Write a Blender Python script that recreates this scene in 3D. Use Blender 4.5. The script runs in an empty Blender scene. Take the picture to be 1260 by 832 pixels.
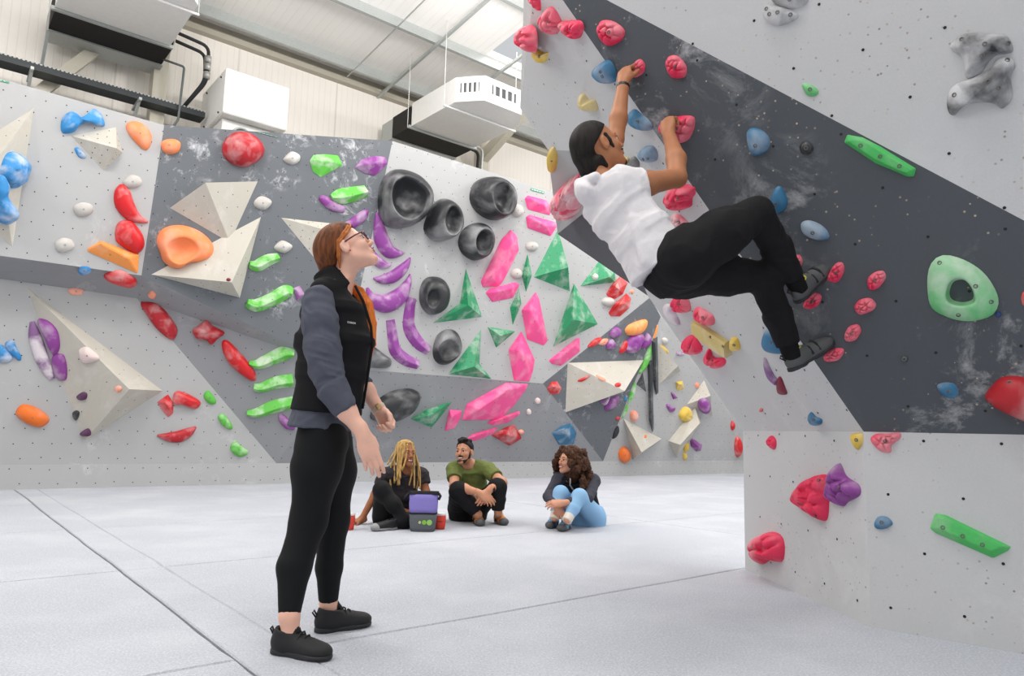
import bpy, bmesh, math, random
import numpy as np
from mathutils import Vector, Matrix, noise
from mathutils.bvhtree import BVHTree
from mathutils.geometry import tessellate_polygon

random.seed(7)
scene = bpy.context.scene
COL = scene.collection

# ------------------------------------------------------------------ camera
W_PX, H_PX, F_PX = 1260.0, 832.0, 880.0
CAM_H = 0.87
PITCH, ROLL = math.radians(7.38), math.radians(1.43)
cam_data = bpy.data.cameras.new('camera')
cam_data.sensor_width = 36.0
cam_data.lens = F_PX / W_PX * 36.0
cam_data.clip_start = 0.05
cam_data.clip_end = 200
cam = bpy.data.objects.new('camera', cam_data)
COL.objects.link(cam)
CAM = Vector((0, 0, CAM_H))
CAM_R = Matrix.Rotation(math.pi / 2 + PITCH, 3, 'X') @ Matrix.Rotation(ROLL, 3, 'Z')
cam.matrix_world = Matrix.Translation(CAM) @ CAM_R.to_4x4()
scene.camera = cam

# ------------------------------------------------------------------ world and light
world = bpy.data.worlds.new('daylight')
scene.world = world
world.use_nodes = True
bg = world.node_tree.nodes['Background']
bg.inputs['Color'].default_value = (0.93, 0.965, 1.0, 1)
bg.inputs['Strength'].default_value = 0.52
scene.view_settings.view_transform = 'Standard'
scene.view_settings.look = 'None'
scene.view_settings.gamma = 1.0
scene.view_settings.use_curve_mapping = False
scene.view_settings.exposure = 0.30
SKY_W = 130                                               # daylight through each roof light, watts

def area_light(name, loc, rot, sx, sy, power, col=(1, 0.985, 0.96)):
    l = bpy.data.lights.new(name, 'AREA')
    l.shape = 'RECTANGLE'; l.size = sx; l.size_y = sy; l.energy = power; l.color = col
    o = bpy.data.objects.new(name, l); COL.objects.link(o)
    o.location = loc; o.rotation_euler = rot
    return o

# added point lights without fixtures, above the frame, brightening roof and walls
def fill_point(loc, power):
    l = bpy.data.lights.new('fill_light', 'POINT'); l.energy = power; l.shadow_soft_size = 0.45; l.color = (1, 0.975, 0.94)
    o = bpy.data.objects.new('fill_light', l); COL.objects.link(o); o.location = loc
FILL_W = 225
for a_ in (-3.5, 1.0, 5.5, 10.0, 14.5):
    for b_ in (1.0, 6.6):
        ca_, sa_ = math.cos(math.radians(39.4)), math.sin(math.radians(39.4))
        fill_point((a_ * ca_ - b_ * sa_, a_ * sa_ + b_ * ca_, 6.6), FILL_W * (1.0 if b_ > 5 else 0.75))

# ------------------------------------------------------------------ pixel helpers
def ray(x, y):
    return (CAM_R @ Vector(((x - W_PX / 2) / F_PX, -(y - H_PX / 2) / F_PX, -1.0))).normalized()

def on_plane(x, y, p0, n):
    d = ray(x, y)
    return CAM + d * ((p0 - CAM).dot(n) / d.dot(n))

def on_ground(x, y, z=0.0):
    return on_plane(x, y, Vector((0, 0, z)), Vector((0, 0, 1)))

def at_y(x, y, depth):
    return on_plane(x, y, Vector((0, depth, 0)), Vector((0, 1, 0)))

def plane3(a, b, c):
    n = (b - a).cross(c - a).normalized()
    if n.dot(CAM - a) < 0: n = -n
    return a, n

# hall axes: A runs right and away along the back of the hall, B runs left and away
AX = Vector((math.cos(math.radians(39.4)), math.sin(math.radians(39.4)), 0))
BX = Vector((-AX.y, AX.x, 0))
ANG_A = math.radians(39.4)

# ------------------------------------------------------------------ object helpers
def tag(o, label=None, cat=None, group=None, kind=None):
    if label: o['label'] = label
    if cat: o['category'] = cat
    if group: o['group'] = group
    if kind: o['kind'] = kind
    return o

def empty(name, loc=(0, 0, 0), parent=None):
    o = bpy.data.objects.new(name, None); COL.objects.link(o)
    o.location = loc
    o.empty_display_size = 0.1
    if parent: o.parent = parent
    return o

def link_mesh(name, me, m, parent=None, smooth=True, origin=None):
    """me holds world coordinates; the origin is moved to `origin` (or the parent's) """
    o = bpy.data.objects.new(name, me); COL.objects.link(o)
    if m is not None and not me.materials:
        me.materials.append(m)
    off = Vector((0, 0, 0))
    if parent is not None:
        o.parent = parent
        off = world_loc(parent)
    if origin is not None:
        me.transform(Matrix.Translation(-Vector(origin)))
        o.location = Vector(origin) - off
    elif parent is not None:
        me.transform(Matrix.Translation(-off))
    if smooth:
        me.polygons.foreach_set('use_smooth', [True] * len(me.polygons))
    me.update()
    return o

def world_loc(o):
    v = Vector(o.location)
    while o.parent:
        o = o.parent; v += Vector(o.location)
    return v

def mesh(verts, faces):
    me = bpy.data.meshes.new('m')
    me.from_pydata([tuple(v) for v in verts], [], faces)
    me.validate(); me.update()
    return me

def bm_mesh(bm):
    bmesh.ops.recalc_face_normals(bm, faces=bm.faces)
    me = bpy.data.meshes.new('m'); bm.to_mesh(me); bm.free()
    return me

def box_bm(bm, c, ax, ay, az, sx, sy, sz):
    """box centred at c along the unit axes"""
    vs = []
    for k in (-1, 1):
        for j in (-1, 1):
            for i in (-1, 1):
                vs.append(bm.verts.new(c + ax * (i * sx / 2) + ay * (j * sy / 2) + az * (k * sz / 2)))
    for f in ((0, 1, 3, 2), (4, 6, 7, 5), (0, 4, 5, 1), (2, 3, 7, 6), (0, 2, 6, 4), (1, 5, 7, 3)):
        bm.faces.new([vs[i] for i in f])
    return vs

UP = Vector((0, 0, 1))

def box_obj(name, c, size, m, parent=None, ax=AX, ay=BX, az=UP, bevel=0.0):
    bm = bmesh.new(); box_bm(bm, Vector(c), ax, ay, az, *size)
    if bevel > 0:
        bmesh.ops.bevel(bm, geom=bm.edges[:], offset=bevel, segments=2, affect='EDGES')
    return link_mesh(name, bm_mesh(bm), m, parent, smooth=False)

def tube_bm(bm, pts, rad, n=10, cap=True):
    pts = [Vector(p) for p in pts]
    rads = rad if isinstance(rad, (list, tuple)) else [rad] * len(pts)
    rings = []; ref = None
    for i, p in enumerate(pts):
        t = (pts[min(i + 1, len(pts) - 1)] - pts[max(i - 1, 0)]).normalized()
        if ref is None:
            ref = t.orthogonal().normalized()
        ref = (ref - t * ref.dot(t)).normalized()
        b = t.cross(ref)
        rings.append([bm.verts.new(p + (ref * math.cos(2 * math.pi * k / n) + b * math.sin(2 * math.pi * k / n)) * rads[i]) for k in range(n)])
    for a, b in zip(rings, rings[1:]):
        for k in range(n):
            bm.faces.new((a[k], a[(k + 1) % n], b[(k + 1) % n], b[k]))
    if cap:
        bm.faces.new(rings[0][::-1]); bm.faces.new(rings[-1])

def tube_obj(name, pts, rad, m, parent=None, n=10):
    bm = bmesh.new(); tube_bm(bm, pts, rad, n)
    return link_mesh(name, bm_mesh(bm), m, parent)

# ------------------------------------------------------------------ materials
def lin(c):
    return tuple(((v / 255) / 12.92 if v / 255 <= 0.04045 else ((v / 255 + 0.055) / 1.055) ** 2.4) for v in c)

class NT:
    def __init__(s, name):
        s.m = bpy.data.materials.new(name); s.m.use_nodes = True
        s.t = s.m.node_tree; s.n = s.t.nodes; s.l = s.t.links
        s.b = s.n['Principled BSDF']
    def node(s, typ, **kw):
        nd = s.n.new(typ)
        for k, v in kw.items():
            if k in nd.inputs: nd.inputs[k].default_value = v
            else: setattr(nd, k, v)
        return nd
    def coord(s, which='Object'):
        return s.n.new('ShaderNodeTexCoord').outputs[which]
    def noise(s, vec, scale, detail=4, rough=0.55, dist=0.0):
        nd = s.n.new('ShaderNodeTexNoise')
        nd.inputs['Scale'].default_value = scale; nd.inputs['Detail'].default_value = detail
        nd.inputs['Roughness'].default_value = rough; nd.inputs['Distortion'].default_value = dist
        s.l.new(vec, nd.inputs['Vector'])
        return nd.outputs['Fac']
    def ramp(s, fac, a, b, ca=0.0, cb=1.0):
        nd = s.n.new('ShaderNodeMapRange')
        nd.inputs['From Min'].default_value = a; nd.inputs['From Max'].default_value = b
        nd.inputs['To Min'].default_value = ca; nd.inputs['To Max'].default_value = cb
        s.l.new(fac, nd.inputs['Value'])
        return nd.outputs['Result']
    def mix(s, fac, a, b):
        nd = s.n.new('ShaderNodeMix'); nd.data_type = 'RGBA'
        for sock, v in ((nd.inputs[0], fac), (nd.inputs[6], a), (nd.inputs[7], b)):
            if isinstance(v, (int, float)): sock.default_value = v
            elif isinstance(v, tuple): sock.default_value = (*v, 1) if len(v) == 3 else v
            else: s.l.new(v, sock)
        return nd.outputs[2]
    def math(s, op, a, b=0.5):
        nd = s.n.new('ShaderNodeMath'); nd.operation = op
        for sock, v in ((nd.inputs[0], a), (nd.inputs[1], b)):
            if isinstance(v, (int, float)): sock.default_value = v
            else: s.l.new(v, sock)
        return nd.outputs[0]
    def bump(s, h, strength=0.2, dist=0.01):
        nd = s.n.new('ShaderNodeBump')
        nd.inputs['Strength'].default_value = strength; nd.inputs['Distance'].default_value = dist
        s.l.new(h, nd.inputs['Height']); s.l.new(nd.outputs['Normal'], s.b.inputs['Normal'])
    def col(s, v):
        if isinstance(v, tuple): s.b.inputs['Base Color'].default_value = (*v[:3], 1)
        else: s.l.new(v, s.b.inputs['Base Color'])
    def set(s, rough=0.5, metal=0.0, spec=0.5):
        s.b.inputs['Roughness'].default_value = rough
        s.b.inputs['Metallic'].default_value = metal
        s.b.inputs['Specular IOR Level'].default_value = spec
        return s.m

def plain(name, rgb, rough=0.5, metal=0.0, spec=0.5, var=0.06, scale=12.0):
    t = NT(name); c = lin(rgb)
    f = t.noise(t.coord(), scale, 3)
    t.col(t.mix(f, tuple(v * (1 - var) for v in c), tuple(min(1, v * (1 + var)) for v in c)))
    return t.set(rough, metal, spec)

def paint(name, rgb, chalk=0.25, speck=0.0, speck_scale=55.0, chalk_rgb=(225, 226, 228), fine=1.0):
    """textured climbing wall paint: fine sand grain, chalk smears, scuff marks, filled screw holes"""
    t = NT(name); c = lin(rgb); co = t.coord()
    grain = t.noise(co, 120, 2)
    big = t.noise(co, 0.9, 4, 0.6)
    base = t.mix(grain, tuple(v * 0.93 for v in c), tuple(v * 1.06 for v in c))
    base = t.mix(t.ramp(big, 0.35, 0.7, 0, 0.5), base, tuple(v * 0.92 for v in c))
    n1 = t.noise(co, 2.6 * fine, 10, 0.74, 0.5)
    n2 = t.noise(co, 0.8 * fine, 2)
    sm = t.math('MULTIPLY', t.ramp(n1, 0.53, 0.70), t.ramp(n2, 0.44, 0.60))
    base = t.mix(t.math('MULTIPLY', sm, chalk), base, lin(chalk_rgb))
    if speck > 0:
        v = t.n.new('ShaderNodeTexVoronoi'); v.inputs['Scale'].default_value = speck_scale * 0.5
        t.l.new(co, v.inputs['Vector'])
        area = t.noise(co, 2.2, 2)
        dots = t.math('MULTIPLY', t.ramp(v.outputs['Distance'], 0.12, 0.15, 1, 0), t.ramp(area, 0.45, 0.55))
        wn = t.n.new('ShaderNodeTexWhiteNoise'); t.l.new(v.outputs['Position'], wn.inputs['Vector'])
        dotcol = t.mix(wn.outputs['Value'], lin((92, 80, 72)), lin((205, 186, 160)))
        base = t.mix(t.math('MULTIPLY', dots, speck), base, dotcol)
    t.col(base)
    t.bump(grain, 0.15, 0.003)
    return t.set(0.62, 0, 0.35)

M = {}
M['light'] = paint('light_grey_wall_paint', (178, 178, 178), 0.5)
M['dark'] = paint('dark_grey_wall_paint', (106, 110, 115), 0.85, fine=1.9)
M['mid'] = paint('mid_grey_wall_paint', (146, 147, 150), 0.3)
M['near_light'] = paint('light_grey_wall_paint_screwed', (200, 200, 201), 0.30, 0.7)
M['near_dark'] = paint('charcoal_wall_paint_screwed', (80, 84, 90), 0.6, 0.85)
M['edge'] = plain('panel_edge_white', (222, 222, 220), 0.6)
M['hole'] = plain('bolt_hole_black', (22, 22, 24), 0.7)

# ------------------------------------------------------------------ surfaces that carry holds
SURF = []
def add_surface(me_verts, faces):
    SURF.append(BVHTree.FromPolygons([tuple(v) for v in me_verts], faces))

def hit(x, y):
    d = ray(x, y); best = None
    for t in SURF:
        loc, nor, idx, dist = t.ray_cast(CAM, d)
        if loc is not None and (best is None or dist < best[2]):
            best = (loc, nor, dist)
    if best is None:
        return None
    loc, nor, _ = best
    if nor.dot(CAM - loc) < 0: nor = -nor
    return loc, nor

def panel(parent, pts, m, name='panel', thick=0.06, holes=None, surface=True):
    """one wall panel: a slab with its front face through pts"""
    pts = [Vector(p) for p in pts]
    n = Vector((0, 0, 0))
    for i in range(len(pts)):
        n += (pts[i] - pts[0]).cross(pts[(i + 1) % len(pts)] - pts[0])
    n.normalize()
    if n.dot(CAM - pts[0]) < 0:
        n = -n; pts = pts[::-1]
    k = len(pts)
    back = [p - n * thick for p in pts]
    verts = pts + back
    faces = [tuple(range(k)), tuple(range(2 * k - 1, k - 1, -1))]
    for i in range(k):
        j = (i + 1) % k
        faces.append((i, i + k, j + k, j))
    me = mesh(verts, faces)
    me.materials.append(m); me.materials.append(M['edge'])
    for i, p in enumerate(me.polygons):
        p.material_index = 0 if i < 1 else 1
    o = link_mesh(name, me, None, parent, smooth=False, origin=pts[0])
    if surface:
        add_surface(pts, [tuple(t) for t in tessellate_polygon([pts])])
    if holes:
        bolt_holes(o, pts, n, *holes)
    return o

def bolt_holes(o, pts, n, step, r):
    """the staggered grid of bolt holes, joined into one part"""
    u = (UP - n * UP.dot(n)).normalized(); v = u.cross(n)
    c0 = pts[0]
    q = [((p - c0).dot(v), (p - c0).dot(u)) for p in pts]
    def inside(x, y):
        c = False
        for i in range(len(q)):
            (x1, y1), (x2, y2) = q[i], q[i - 1]
            if (y1 > y) != (y2 > y) and x < (x2 - x1) * (y - y1) / (y2 - y1) + x1: c = not c
        return c
    xs = [a for a, _ in q]; ys = [b for _, b in q]
    verts, faces = [], []
    row = 0; y = min(ys) + step * 0.4
    while y < max(ys):
        x = min(xs) + (step * 0.5 if row % 2 else 0) + step * 0.3
        while x < max(xs):
            xx, yy = x + random.uniform(-.05, .05) * step, y + random.uniform(-.05, .05) * step
            if inside(xx, yy):
                c = c0 + v * xx + u * yy
                b = len(verts); K = 8
                for ring, (rr, h) in enumerate(((r, 0.0015), (r * 0.55, 0.0012))):
                    for k in range(K):
                        a = 2 * math.pi * k / K
                        verts.append(c + (v * math.cos(a) + u * math.sin(a)) * rr + n * h)
                for k in range(K):
                    faces.append((b + k, b + (k + 1) % K, b + K + (k + 1) % K, b + K + k))
                faces.append(tuple(b + K + k for k in range(K)))
            x += step
        y += step * 0.86; row += 1
    if verts:
        h = link_mesh('bolt_holes', mesh(verts, faces), M['hole'], o, smooth=False)
        tag(h, kind='stuff')
# ================================================================== the setting
# ------------------------------------------------------------------ climbing wall along the back
base_a, base_b = on_ground(16, 602.5), on_ground(740, 586.3)
kd = (base_b - base_a).normalized()                       # direction of the base line
kn = Vector((kd.y, -kd.x, 0))                             # faces the hall
if kn.dot(CAM - base_a) < 0: kn = -kn
KICK_H = 0.30
def kick(x, y):                                           # pixel on the vertical kick plane
    return on_plane(x, y, base_a, kn)
def kick_top(x):
    lo = None
    for i in range(60):                                   # pixel row where the kick plane reaches its top
        yy = 540 + i
        p = kick(x, yy)
        if lo is None or abs(p.z - KICK_H) < abs(lo.z - KICK_H): lo = p
    return Vector((lo.x, lo.y, KICK_H))
def tilted(p0, direction, deg):                           # plane through p0 along direction, leaning out by deg
    a = math.radians(deg)
    h = Vector((direction.x, direction.y, 0)).normalized()
    out = Vector((h.y, -h.x, 0))
    if out.dot(CAM - p0) < 0: out = -out
    n = (out * math.cos(a) - UP * math.sin(a)).normalized()
    return n
k0, k1, k2 = kick_top(-90), kick_top(340), kick_top(742)
def flat(p, z): return Vector((p.x, p.y, z))

n6 = tilted(k0, kd, 7)
f6a, f6b = on_plane(-90, 330, k0, n6), on_plane(168, 367, k0, n6)
n4 = tilted(k1, kd, 22)
w_a, w_b = on_plane(422, 453, k1, n4), on_plane(668, 472, k1, n4)
n3 = tilted(w_a, (w_b - w_a), 9)
# make n3 hold both bottom corners exactly
e = (w_b - w_a).normalized(); n3 = (n3 - e * n3.dot(e)).normalized()
t_a = on_plane(483, 173.5, w_a, n3)
t_b = on_plane(775, 266, w_a, n3)
s_c = on_plane(800, 366, w_a, n3)
# overhanging band below the light panel at the left
def nearer(x, y, p, d):
    v = on_plane(x, y, p, kn); dr = (v - CAM); return CAM + dr * (1 - d / dr.length)
b_a = nearer(174, 339, f6b, 0.45)
b_b = nearer(-90, 302, f6a, 0.55)
n1 = tilted(b_a, (b_a - b_b), 9); e = (b_a - b_b).normalized(); n1 = (n1 - e * n1.dot(e)).normalized()
u_a, u_b = on_plane(202, 154, b_a, n1), on_plane(-90, 71, b_a, n1)
p5, n5 = plane3(w_b, k2, s_c)
r_a = on_plane(813, 390, p5, n5)
k3 = on_ground(1010, 580.5)
k3 = Vector((k3.x, k3.y, KICK_H))
p7, n7 = plane3(k2, r_a, k3)
r_b, r_c = on_plane(826, 300, p7, n7), on_plane(1010, 300, p7, n7)
k3, r_c = k2 + (k3 - k2) * 1.5, r_b + (r_c - r_b) * 1.6     # the far wall carries on behind the near one
wall_back = empty('wall_back', base_a); tag(wall_back, kind='structure')
HB = (0.21, 0.0075)
panel(wall_back, [k0, k1, f6b, f6a], M['light'], holes=HB)
panel(wall_back, [f6a, f6b, b_a, b_b], M['mid'], holes=HB)
panel(wall_back, [b_b, b_a, u_a, u_b], M['light'], holes=HB)
panel(wall_back, [u_a, t_a, b_a], M['dark'], holes=HB)
panel(wall_back, [t_a, w_a, b_a], M['dark'], holes=HB)
panel(wall_back, [b_a, w_a, f6b], M['mid'], holes=HB)
panel(wall_back, [f6b, w_a, k1], M['mid'], holes=HB)
panel(wall_back, [w_a, w_b, k2, k1], M['mid'], holes=HB)
panel(wall_back, [w_a, t_a, t_b, s_c, w_b], M['light'], holes=HB)
panel(wall_back, [w_b, s_c, r_a, k2], M['dark'], holes=HB)
panel(wall_back, [k2, r_a, r_b, r_c, k3], M['light'], holes=HB)
panel(wall_back, [s_c, t_b, r_b, r_a], M['light'])
gz = -0.02
panel(wall_back, [k0, k1, flat(k1, gz), flat(k0, gz)], M['light'], 'kick_panel', holes=(0.21, 0.0075))
panel(wall_back, [k1, k2, flat(k2, gz), flat(k1, gz)], M['light'], 'kick_panel', holes=(0.21, 0.0075))
panel(wall_back, [k2, k3, flat(k3, gz), flat(k2, gz)], M['light'], 'kick_panel', holes=(0.21, 0.0075))

# ------------------------------------------------------------------ the near climbing wall on the right
g1, g2, g3 = on_ground(917, 700.5), on_ground(1072, 772), on_ground(1260, 805)
TOP_H = 0.907
g4 = g3 + (g3 - g2) * 1.3
q1, q2, q3, q4 = [flat(g, TOP_H) for g in (g1, g2, g3, g4)]
wall_right = empty('wall_right', g2); tag(wall_right, kind='structure')
LEAN = 32
hd = (q1 - q2).normalized()
nR2 = tilted(q1, hd, LEAN)
# the fold between the light strip and the charcoal panel
r_top2 = on_plane(660.8, -45.4, q2, nR2)                    # the strip ends in a point above the frame
l_mid = on_plane(640, 133, q1, nR2)
pR1, nR1 = plane3(q2, q3, r_top2)
c_l, c_r = on_plane(735, 0, pR1, nR1), on_plane(1260, 273, pR1, nR1)
cd = (c_r - c_l).normalized()
d_r = on_plane(1420, 356, pR1, nR1)
d_l = r_top2
q4 = on_plane(1420, 538, pR1, nR1)
HN = (0.30, 0.0068)
panel(wall_right, [q1, q2, flat(q2, gz), flat(q1, gz)], M['near_light'], holes=HN)
g4b = flat(q4, gz)
panel(wall_right, [q2, q3, q4, g4b, flat(q3, gz), flat(q2, gz)], M['near_light'], holes=HN)
nA, nB, nC, nD = [on_plane(x, y, q1, nR2) for x, y in ((674, 184), (722, 187), (748, 238), (797, 364))]
nV = on_plane(686, 288, q1 - nR2 * 0.45, nR2)               # the side facet folds away behind the strip
panel(wall_right, [q1, q2, r_top2, l_mid, nA, nB, nC, nD], M['near_light'], holes=HN)
panel(wall_right, [nA, nB, nV], M['light'])
panel(wall_right, [nB, nC, nV], M['light'])
panel(wall_right, [nC, nD, nV], M['near_dark'], holes=(0.2, 0.006))
e_back = on_plane(646, -45, l_mid - nR2 * 0.12, nR2)
panel(wall_right, [r_top2, l_mid, e_back], M['light'])
panel(wall_right, [q2, q4, d_r, r_top2], M['near_dark'], holes=HN)
# top panel folds back a little from the charcoal band
n4r = (Matrix.Rotation(math.radians(4), 3, cd) @ nR1)
if n4r.z < nR1.z: n4r = Matrix.Rotation(math.radians(-4), 3, cd) @ nR1
e_r, e_l = on_plane(1420, -120, c_l, n4r), on_plane(661, -120, c_l, n4r)
panel(wall_right, [d_l, d_r, e_r, e_l], M['near_light'], holes=HN)
# ------------------------------------------------------------------ hall: floor mats, cladding, roof
def AB(a, b, z=0.0):
    return AX * a + BX * b + UP * z

def carpet_mat():
    t = NT('pale_grey_carpet'); co = t.coord()
    f1 = t.noise(co, 110, 3, 0.8); f2 = t.noise(co, 38, 5, 0.8); f3 = t.noise(co, 1.2, 5, 0.6)
    c = lin((190, 193, 200))
    base = t.mix(t.ramp(f1, 0.36, 0.64), tuple(v * 0.70 for v in c), tuple(min(1, v * 1.16) for v in c))
    base = t.mix(t.ramp(f2, 0.42, 0.62, 0, 0.55), base, (c[0] * 0.80, c[1] * 0.82, c[2] * 0.88))
    base = t.mix(t.ramp(f3, 0.45, 0.75, 0, 0.25), base, lin((232, 233, 234)))
    t.col(base); t.bump(f1, 0.35, 0.006)
    return t.set(0.95, 0, 0.1)
M['carpet'] = carpet_mat()
M['underlay'] = plain('dark_floor_underlay', (24, 25, 28), 0.9)
M['cladding'] = None
def cladding_mat():
    t = NT('cream_ribbed_cladding'); co = t.coord()
    sp = t.n.new('ShaderNodeSeparateXYZ'); t.l.new(co, sp.inputs[0])
    m1 = t.math('FRACT', t.math('MULTIPLY', sp.outputs['X'], 9.0))
    rib = t.ramp(t.math('ABSOLUTE', t.math('SUBTRACT', m1, 0.5)), 0.40, 0.48)
    m2 = t.math('FRACT', t.math('MULTIPLY', sp.outputs['X'], 0.55))
    joint = t.ramp(t.math('ABSOLUTE', t.math('SUBTRACT', m2, 0.5)), 0.490, 0.494)
    c = lin((240, 234, 226))
    base = t.mix(t.math('MULTIPLY', rib, 0.4), c, tuple(v * 0.86 for v in c))
    base = t.mix(t.math('MULTIPLY', joint, 0.6), base, tuple(v * 0.7 for v in c))
    t.col(base); t.bump(rib, 0.3, 0.01)
    return t.set(0.55, 0, 0.4)
M['cladding'] = cladding_mat()
def roof_mat():
    t = NT('white_ribbed_roof_lining'); co = t.coord()
    sp = t.n.new('ShaderNodeSeparateXYZ'); t.l.new(co, sp.inputs[0])
    m1 = t.math('FRACT', t.math('MULTIPLY', sp.outputs['X'], 7.0))
    rib = t.ramp(t.math('ABSOLUTE', t.math('SUBTRACT', m1, 0.5)), 0.40, 0.48)
    c = lin((247, 244, 240))
    t.col(t.mix(t.math('MULTIPLY', rib, 0.35), c, tuple(v * 0.9 for v in c)))
    t.bump(rib, 0.25, 0.01)
    return t.set(0.6, 0, 0.3)
M['roof'] = roof_mat()
M['galv'] = plain('galvanised_steel', (178, 182, 180), 0.45, 0.35, 0.5, 0.12, 30)
M['beam'] = plain('stone_painted_steel', (176, 170, 156), 0.5)
M['column'] = plain('cream_painted_steel', (198, 192, 176), 0.5)
M['white_metal'] = plain('white_coated_metal', (232, 231, 228), 0.4)
M['duct_dark'] = plain('black_insulated_duct', (44, 42, 40), 0.8, 0, 0.3, 0.25, 6)
M['tray'] = plain('dark_cable_tray', (52, 56, 58), 0.5, 0.3)
M['lagging'] = plain('black_pipe_lagging', (38, 39, 41), 0.7)
M['foil'] = plain('silver_foil_tape', (176, 176, 172), 0.35, 0.4)
M['rail_dark'] = plain('grey_green_wall_rail', (96, 103, 102), 0.6)
M['sign_green'] = plain('green_safety_sign', (70, 158, 118), 0.5)
M['print_white'] = plain('white_print', (240, 240, 240), 0.5)
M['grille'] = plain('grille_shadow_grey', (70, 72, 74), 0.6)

# floor: a dark slab with carpeted mats laid on it, two metres deep, open seams between them
floor_o = link_mesh('floor', None or mesh([AB(-14, -8, -0.30), AB(24, -8, -0.30), AB(24, 13, -0.30), AB(-14, 13, -0.30),
                    AB(-14, -8, -0.06), AB(24, -8, -0.06), AB(24, 13, -0.06), AB(-14, 13, -0.06)],
                    [(0, 3, 2, 1), (4, 5, 6, 7), (0, 1, 5, 4), (1, 2, 6, 5), (2, 3, 7, 6), (3, 0, 4, 7)]), M['underlay'], smooth=False)
tag(floor_o, kind='structure')
ROWS = [-7.21, -5.21, -3.21, -1.21, 0.79, 2.79, 4.78, 6.77, 8.80, 10.9]
COLS = [(-12.0, -7.5), (-7.5, -3.2), (-3.2, 1.01), (1.24, 5.75), (5.75, 10.28), (10.28, 14.9), (14.9, 20.0)]
def wob(k, t):
    return 0.012 * noise.noise(Vector((k * 7.3, t * 1.1, 2.0))) + 0.004 * noise.noise(Vector((k * 3.1, t * 6.0, 5.0)))
def mat_piece(a0, a1, b0, b1, gap, gl=None, gr=None):
    gl = gap if gl is None else gl; gr = gap if gr is None else gr
    pts = []
    K = 14
    for i in range(K): a = a0 + (a1 - a0) * i / K; pts.append((a, b0 + gap + wob(b0, a)))
    for i in range(K): b = b0 + (b1 - b0) * i / K; pts.append((a1 - gr + wob(a1 + 50, b), b))
    for i in range(K): a = a1 + (a0 - a1) * i / K; pts.append((a, b1 - gap + wob(b1, a)))
    for i in range(K): b = b1 + (b0 - b1) * i / K; pts.append((a0 + gl + wob(a0 + 50, b), b))
    pts[0] = (a0 + gl, b0 + gap); pts[K] = (a1 - gr, b0 + gap); pts[2 * K] = (a1 - gr, b1 - gap); pts[3 * K] = (a0 + gl, b1 - gap)
    n = len(pts)
    ca, cb = (a0 + a1) / 2, (b0 + b1) / 2
    def inset(p, d):
        return (p[0] + math.copysign(min(d, abs(ca - p[0])), ca - p[0]) if abs(ca - p[0]) > (a1 - a0) / 2 - 0.05 else p[0],
                p[1] + math.copysign(min(d, abs(cb - p[1])), cb - p[1]) if abs(cb - p[1]) > (b1 - b0) / 2 - 0.05 else p[1])
    vs = [AB(*p, -0.062) for p in pts] + [AB(*p, -0.006) for p in pts] + [AB(*inset(p, 0.006), 0.0) for p in pts]
    fs = [tuple(range(2 * n, 3 * n))]
    for r in (0, n):
        for i in range(n):
            j = (i + 1) % n
            fs.append((r + i, r + j, r + n + j, r + n + i))
    link_mesh('floor_mat', mesh(vs, fs), M['carpet'], floor_o, smooth=False)
for ci, (a0, a1) in enumerate(COLS):
    for b0, b1 in zip(ROWS, ROWS[1:]):
        mat_piece(a0, a1, b0, b1, 0.0066, 0.001 if a0 == 1.24 else None)
for b0, b1 in zip(ROWS[::2], ROWS[2::2] + [10.9]):
    mat_piece(1.01, 1.24, b0, b1, 0.0008, 0.0066, 0.0006)
o = link_mesh('floor_mat', mesh([AB(-12, 10.9, 0), AB(20, 10.9, 0), AB(20, 13, 0), AB(-12, 13, 0)], [(0, 1, 2, 3)]), M['carpet'], floor_o, smooth=False)

# cladding wall behind the climbing wall
def ab_box(name, a0, a1, b0, b1, z0, z1, m, parent=None, bevel=0.0):
    return box_obj(name, AB((a0 + a1) / 2, (b0 + b1) / 2, (z0 + z1) / 2), (abs(a1 - a0), abs(b1 - b0), abs(z1 - z0)), m, parent, bevel=bevel)
def ab_local(o):
    """turn an object's mesh so its local X runs along the hall (used by the ribbed materials)"""
    o.data.transform(Matrix.Rotation(-ANG_A, 4, 'Z')); o.rotation_euler = (0, 0, ANG_A)
    return o
wall_hall = ab_local(link_mesh('wall_hall', mesh([AB(-14, 12, -0.06), AB(24, 12, -0.06), AB(24, 12, 7.6), AB(-14, 12, 7.6),
                                       AB(-14, 12.15, -0.06), AB(24, 12.15, -0.06), AB(24, 12.15, 7.6), AB(-14, 12.15, 7.6)],
                  [(0, 1, 2, 3), (5, 4, 7, 6), (4, 0, 3, 7), (1, 5, 6, 2), (3, 2, 6, 7), (4, 5, 1, 0)]), M['cladding'], smooth=False))
tag(wall_hall, kind='structure')
RS = math.tan(math.radians(6))
def roof_z(b): return 7.5 + (12 - b) * RS
ceiling = empty('ceiling', AB(5, 5, roof_z(5))); tag(ceiling, kind='structure')
SKY = [(-10.6, -9.4), (-4.6, -3.4), (1.4, 2.6), (7.4, 8.6), (13.4, 14.6), (19.4, 20.6)]
SKY_B = (-5.0, 9.93)
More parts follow.
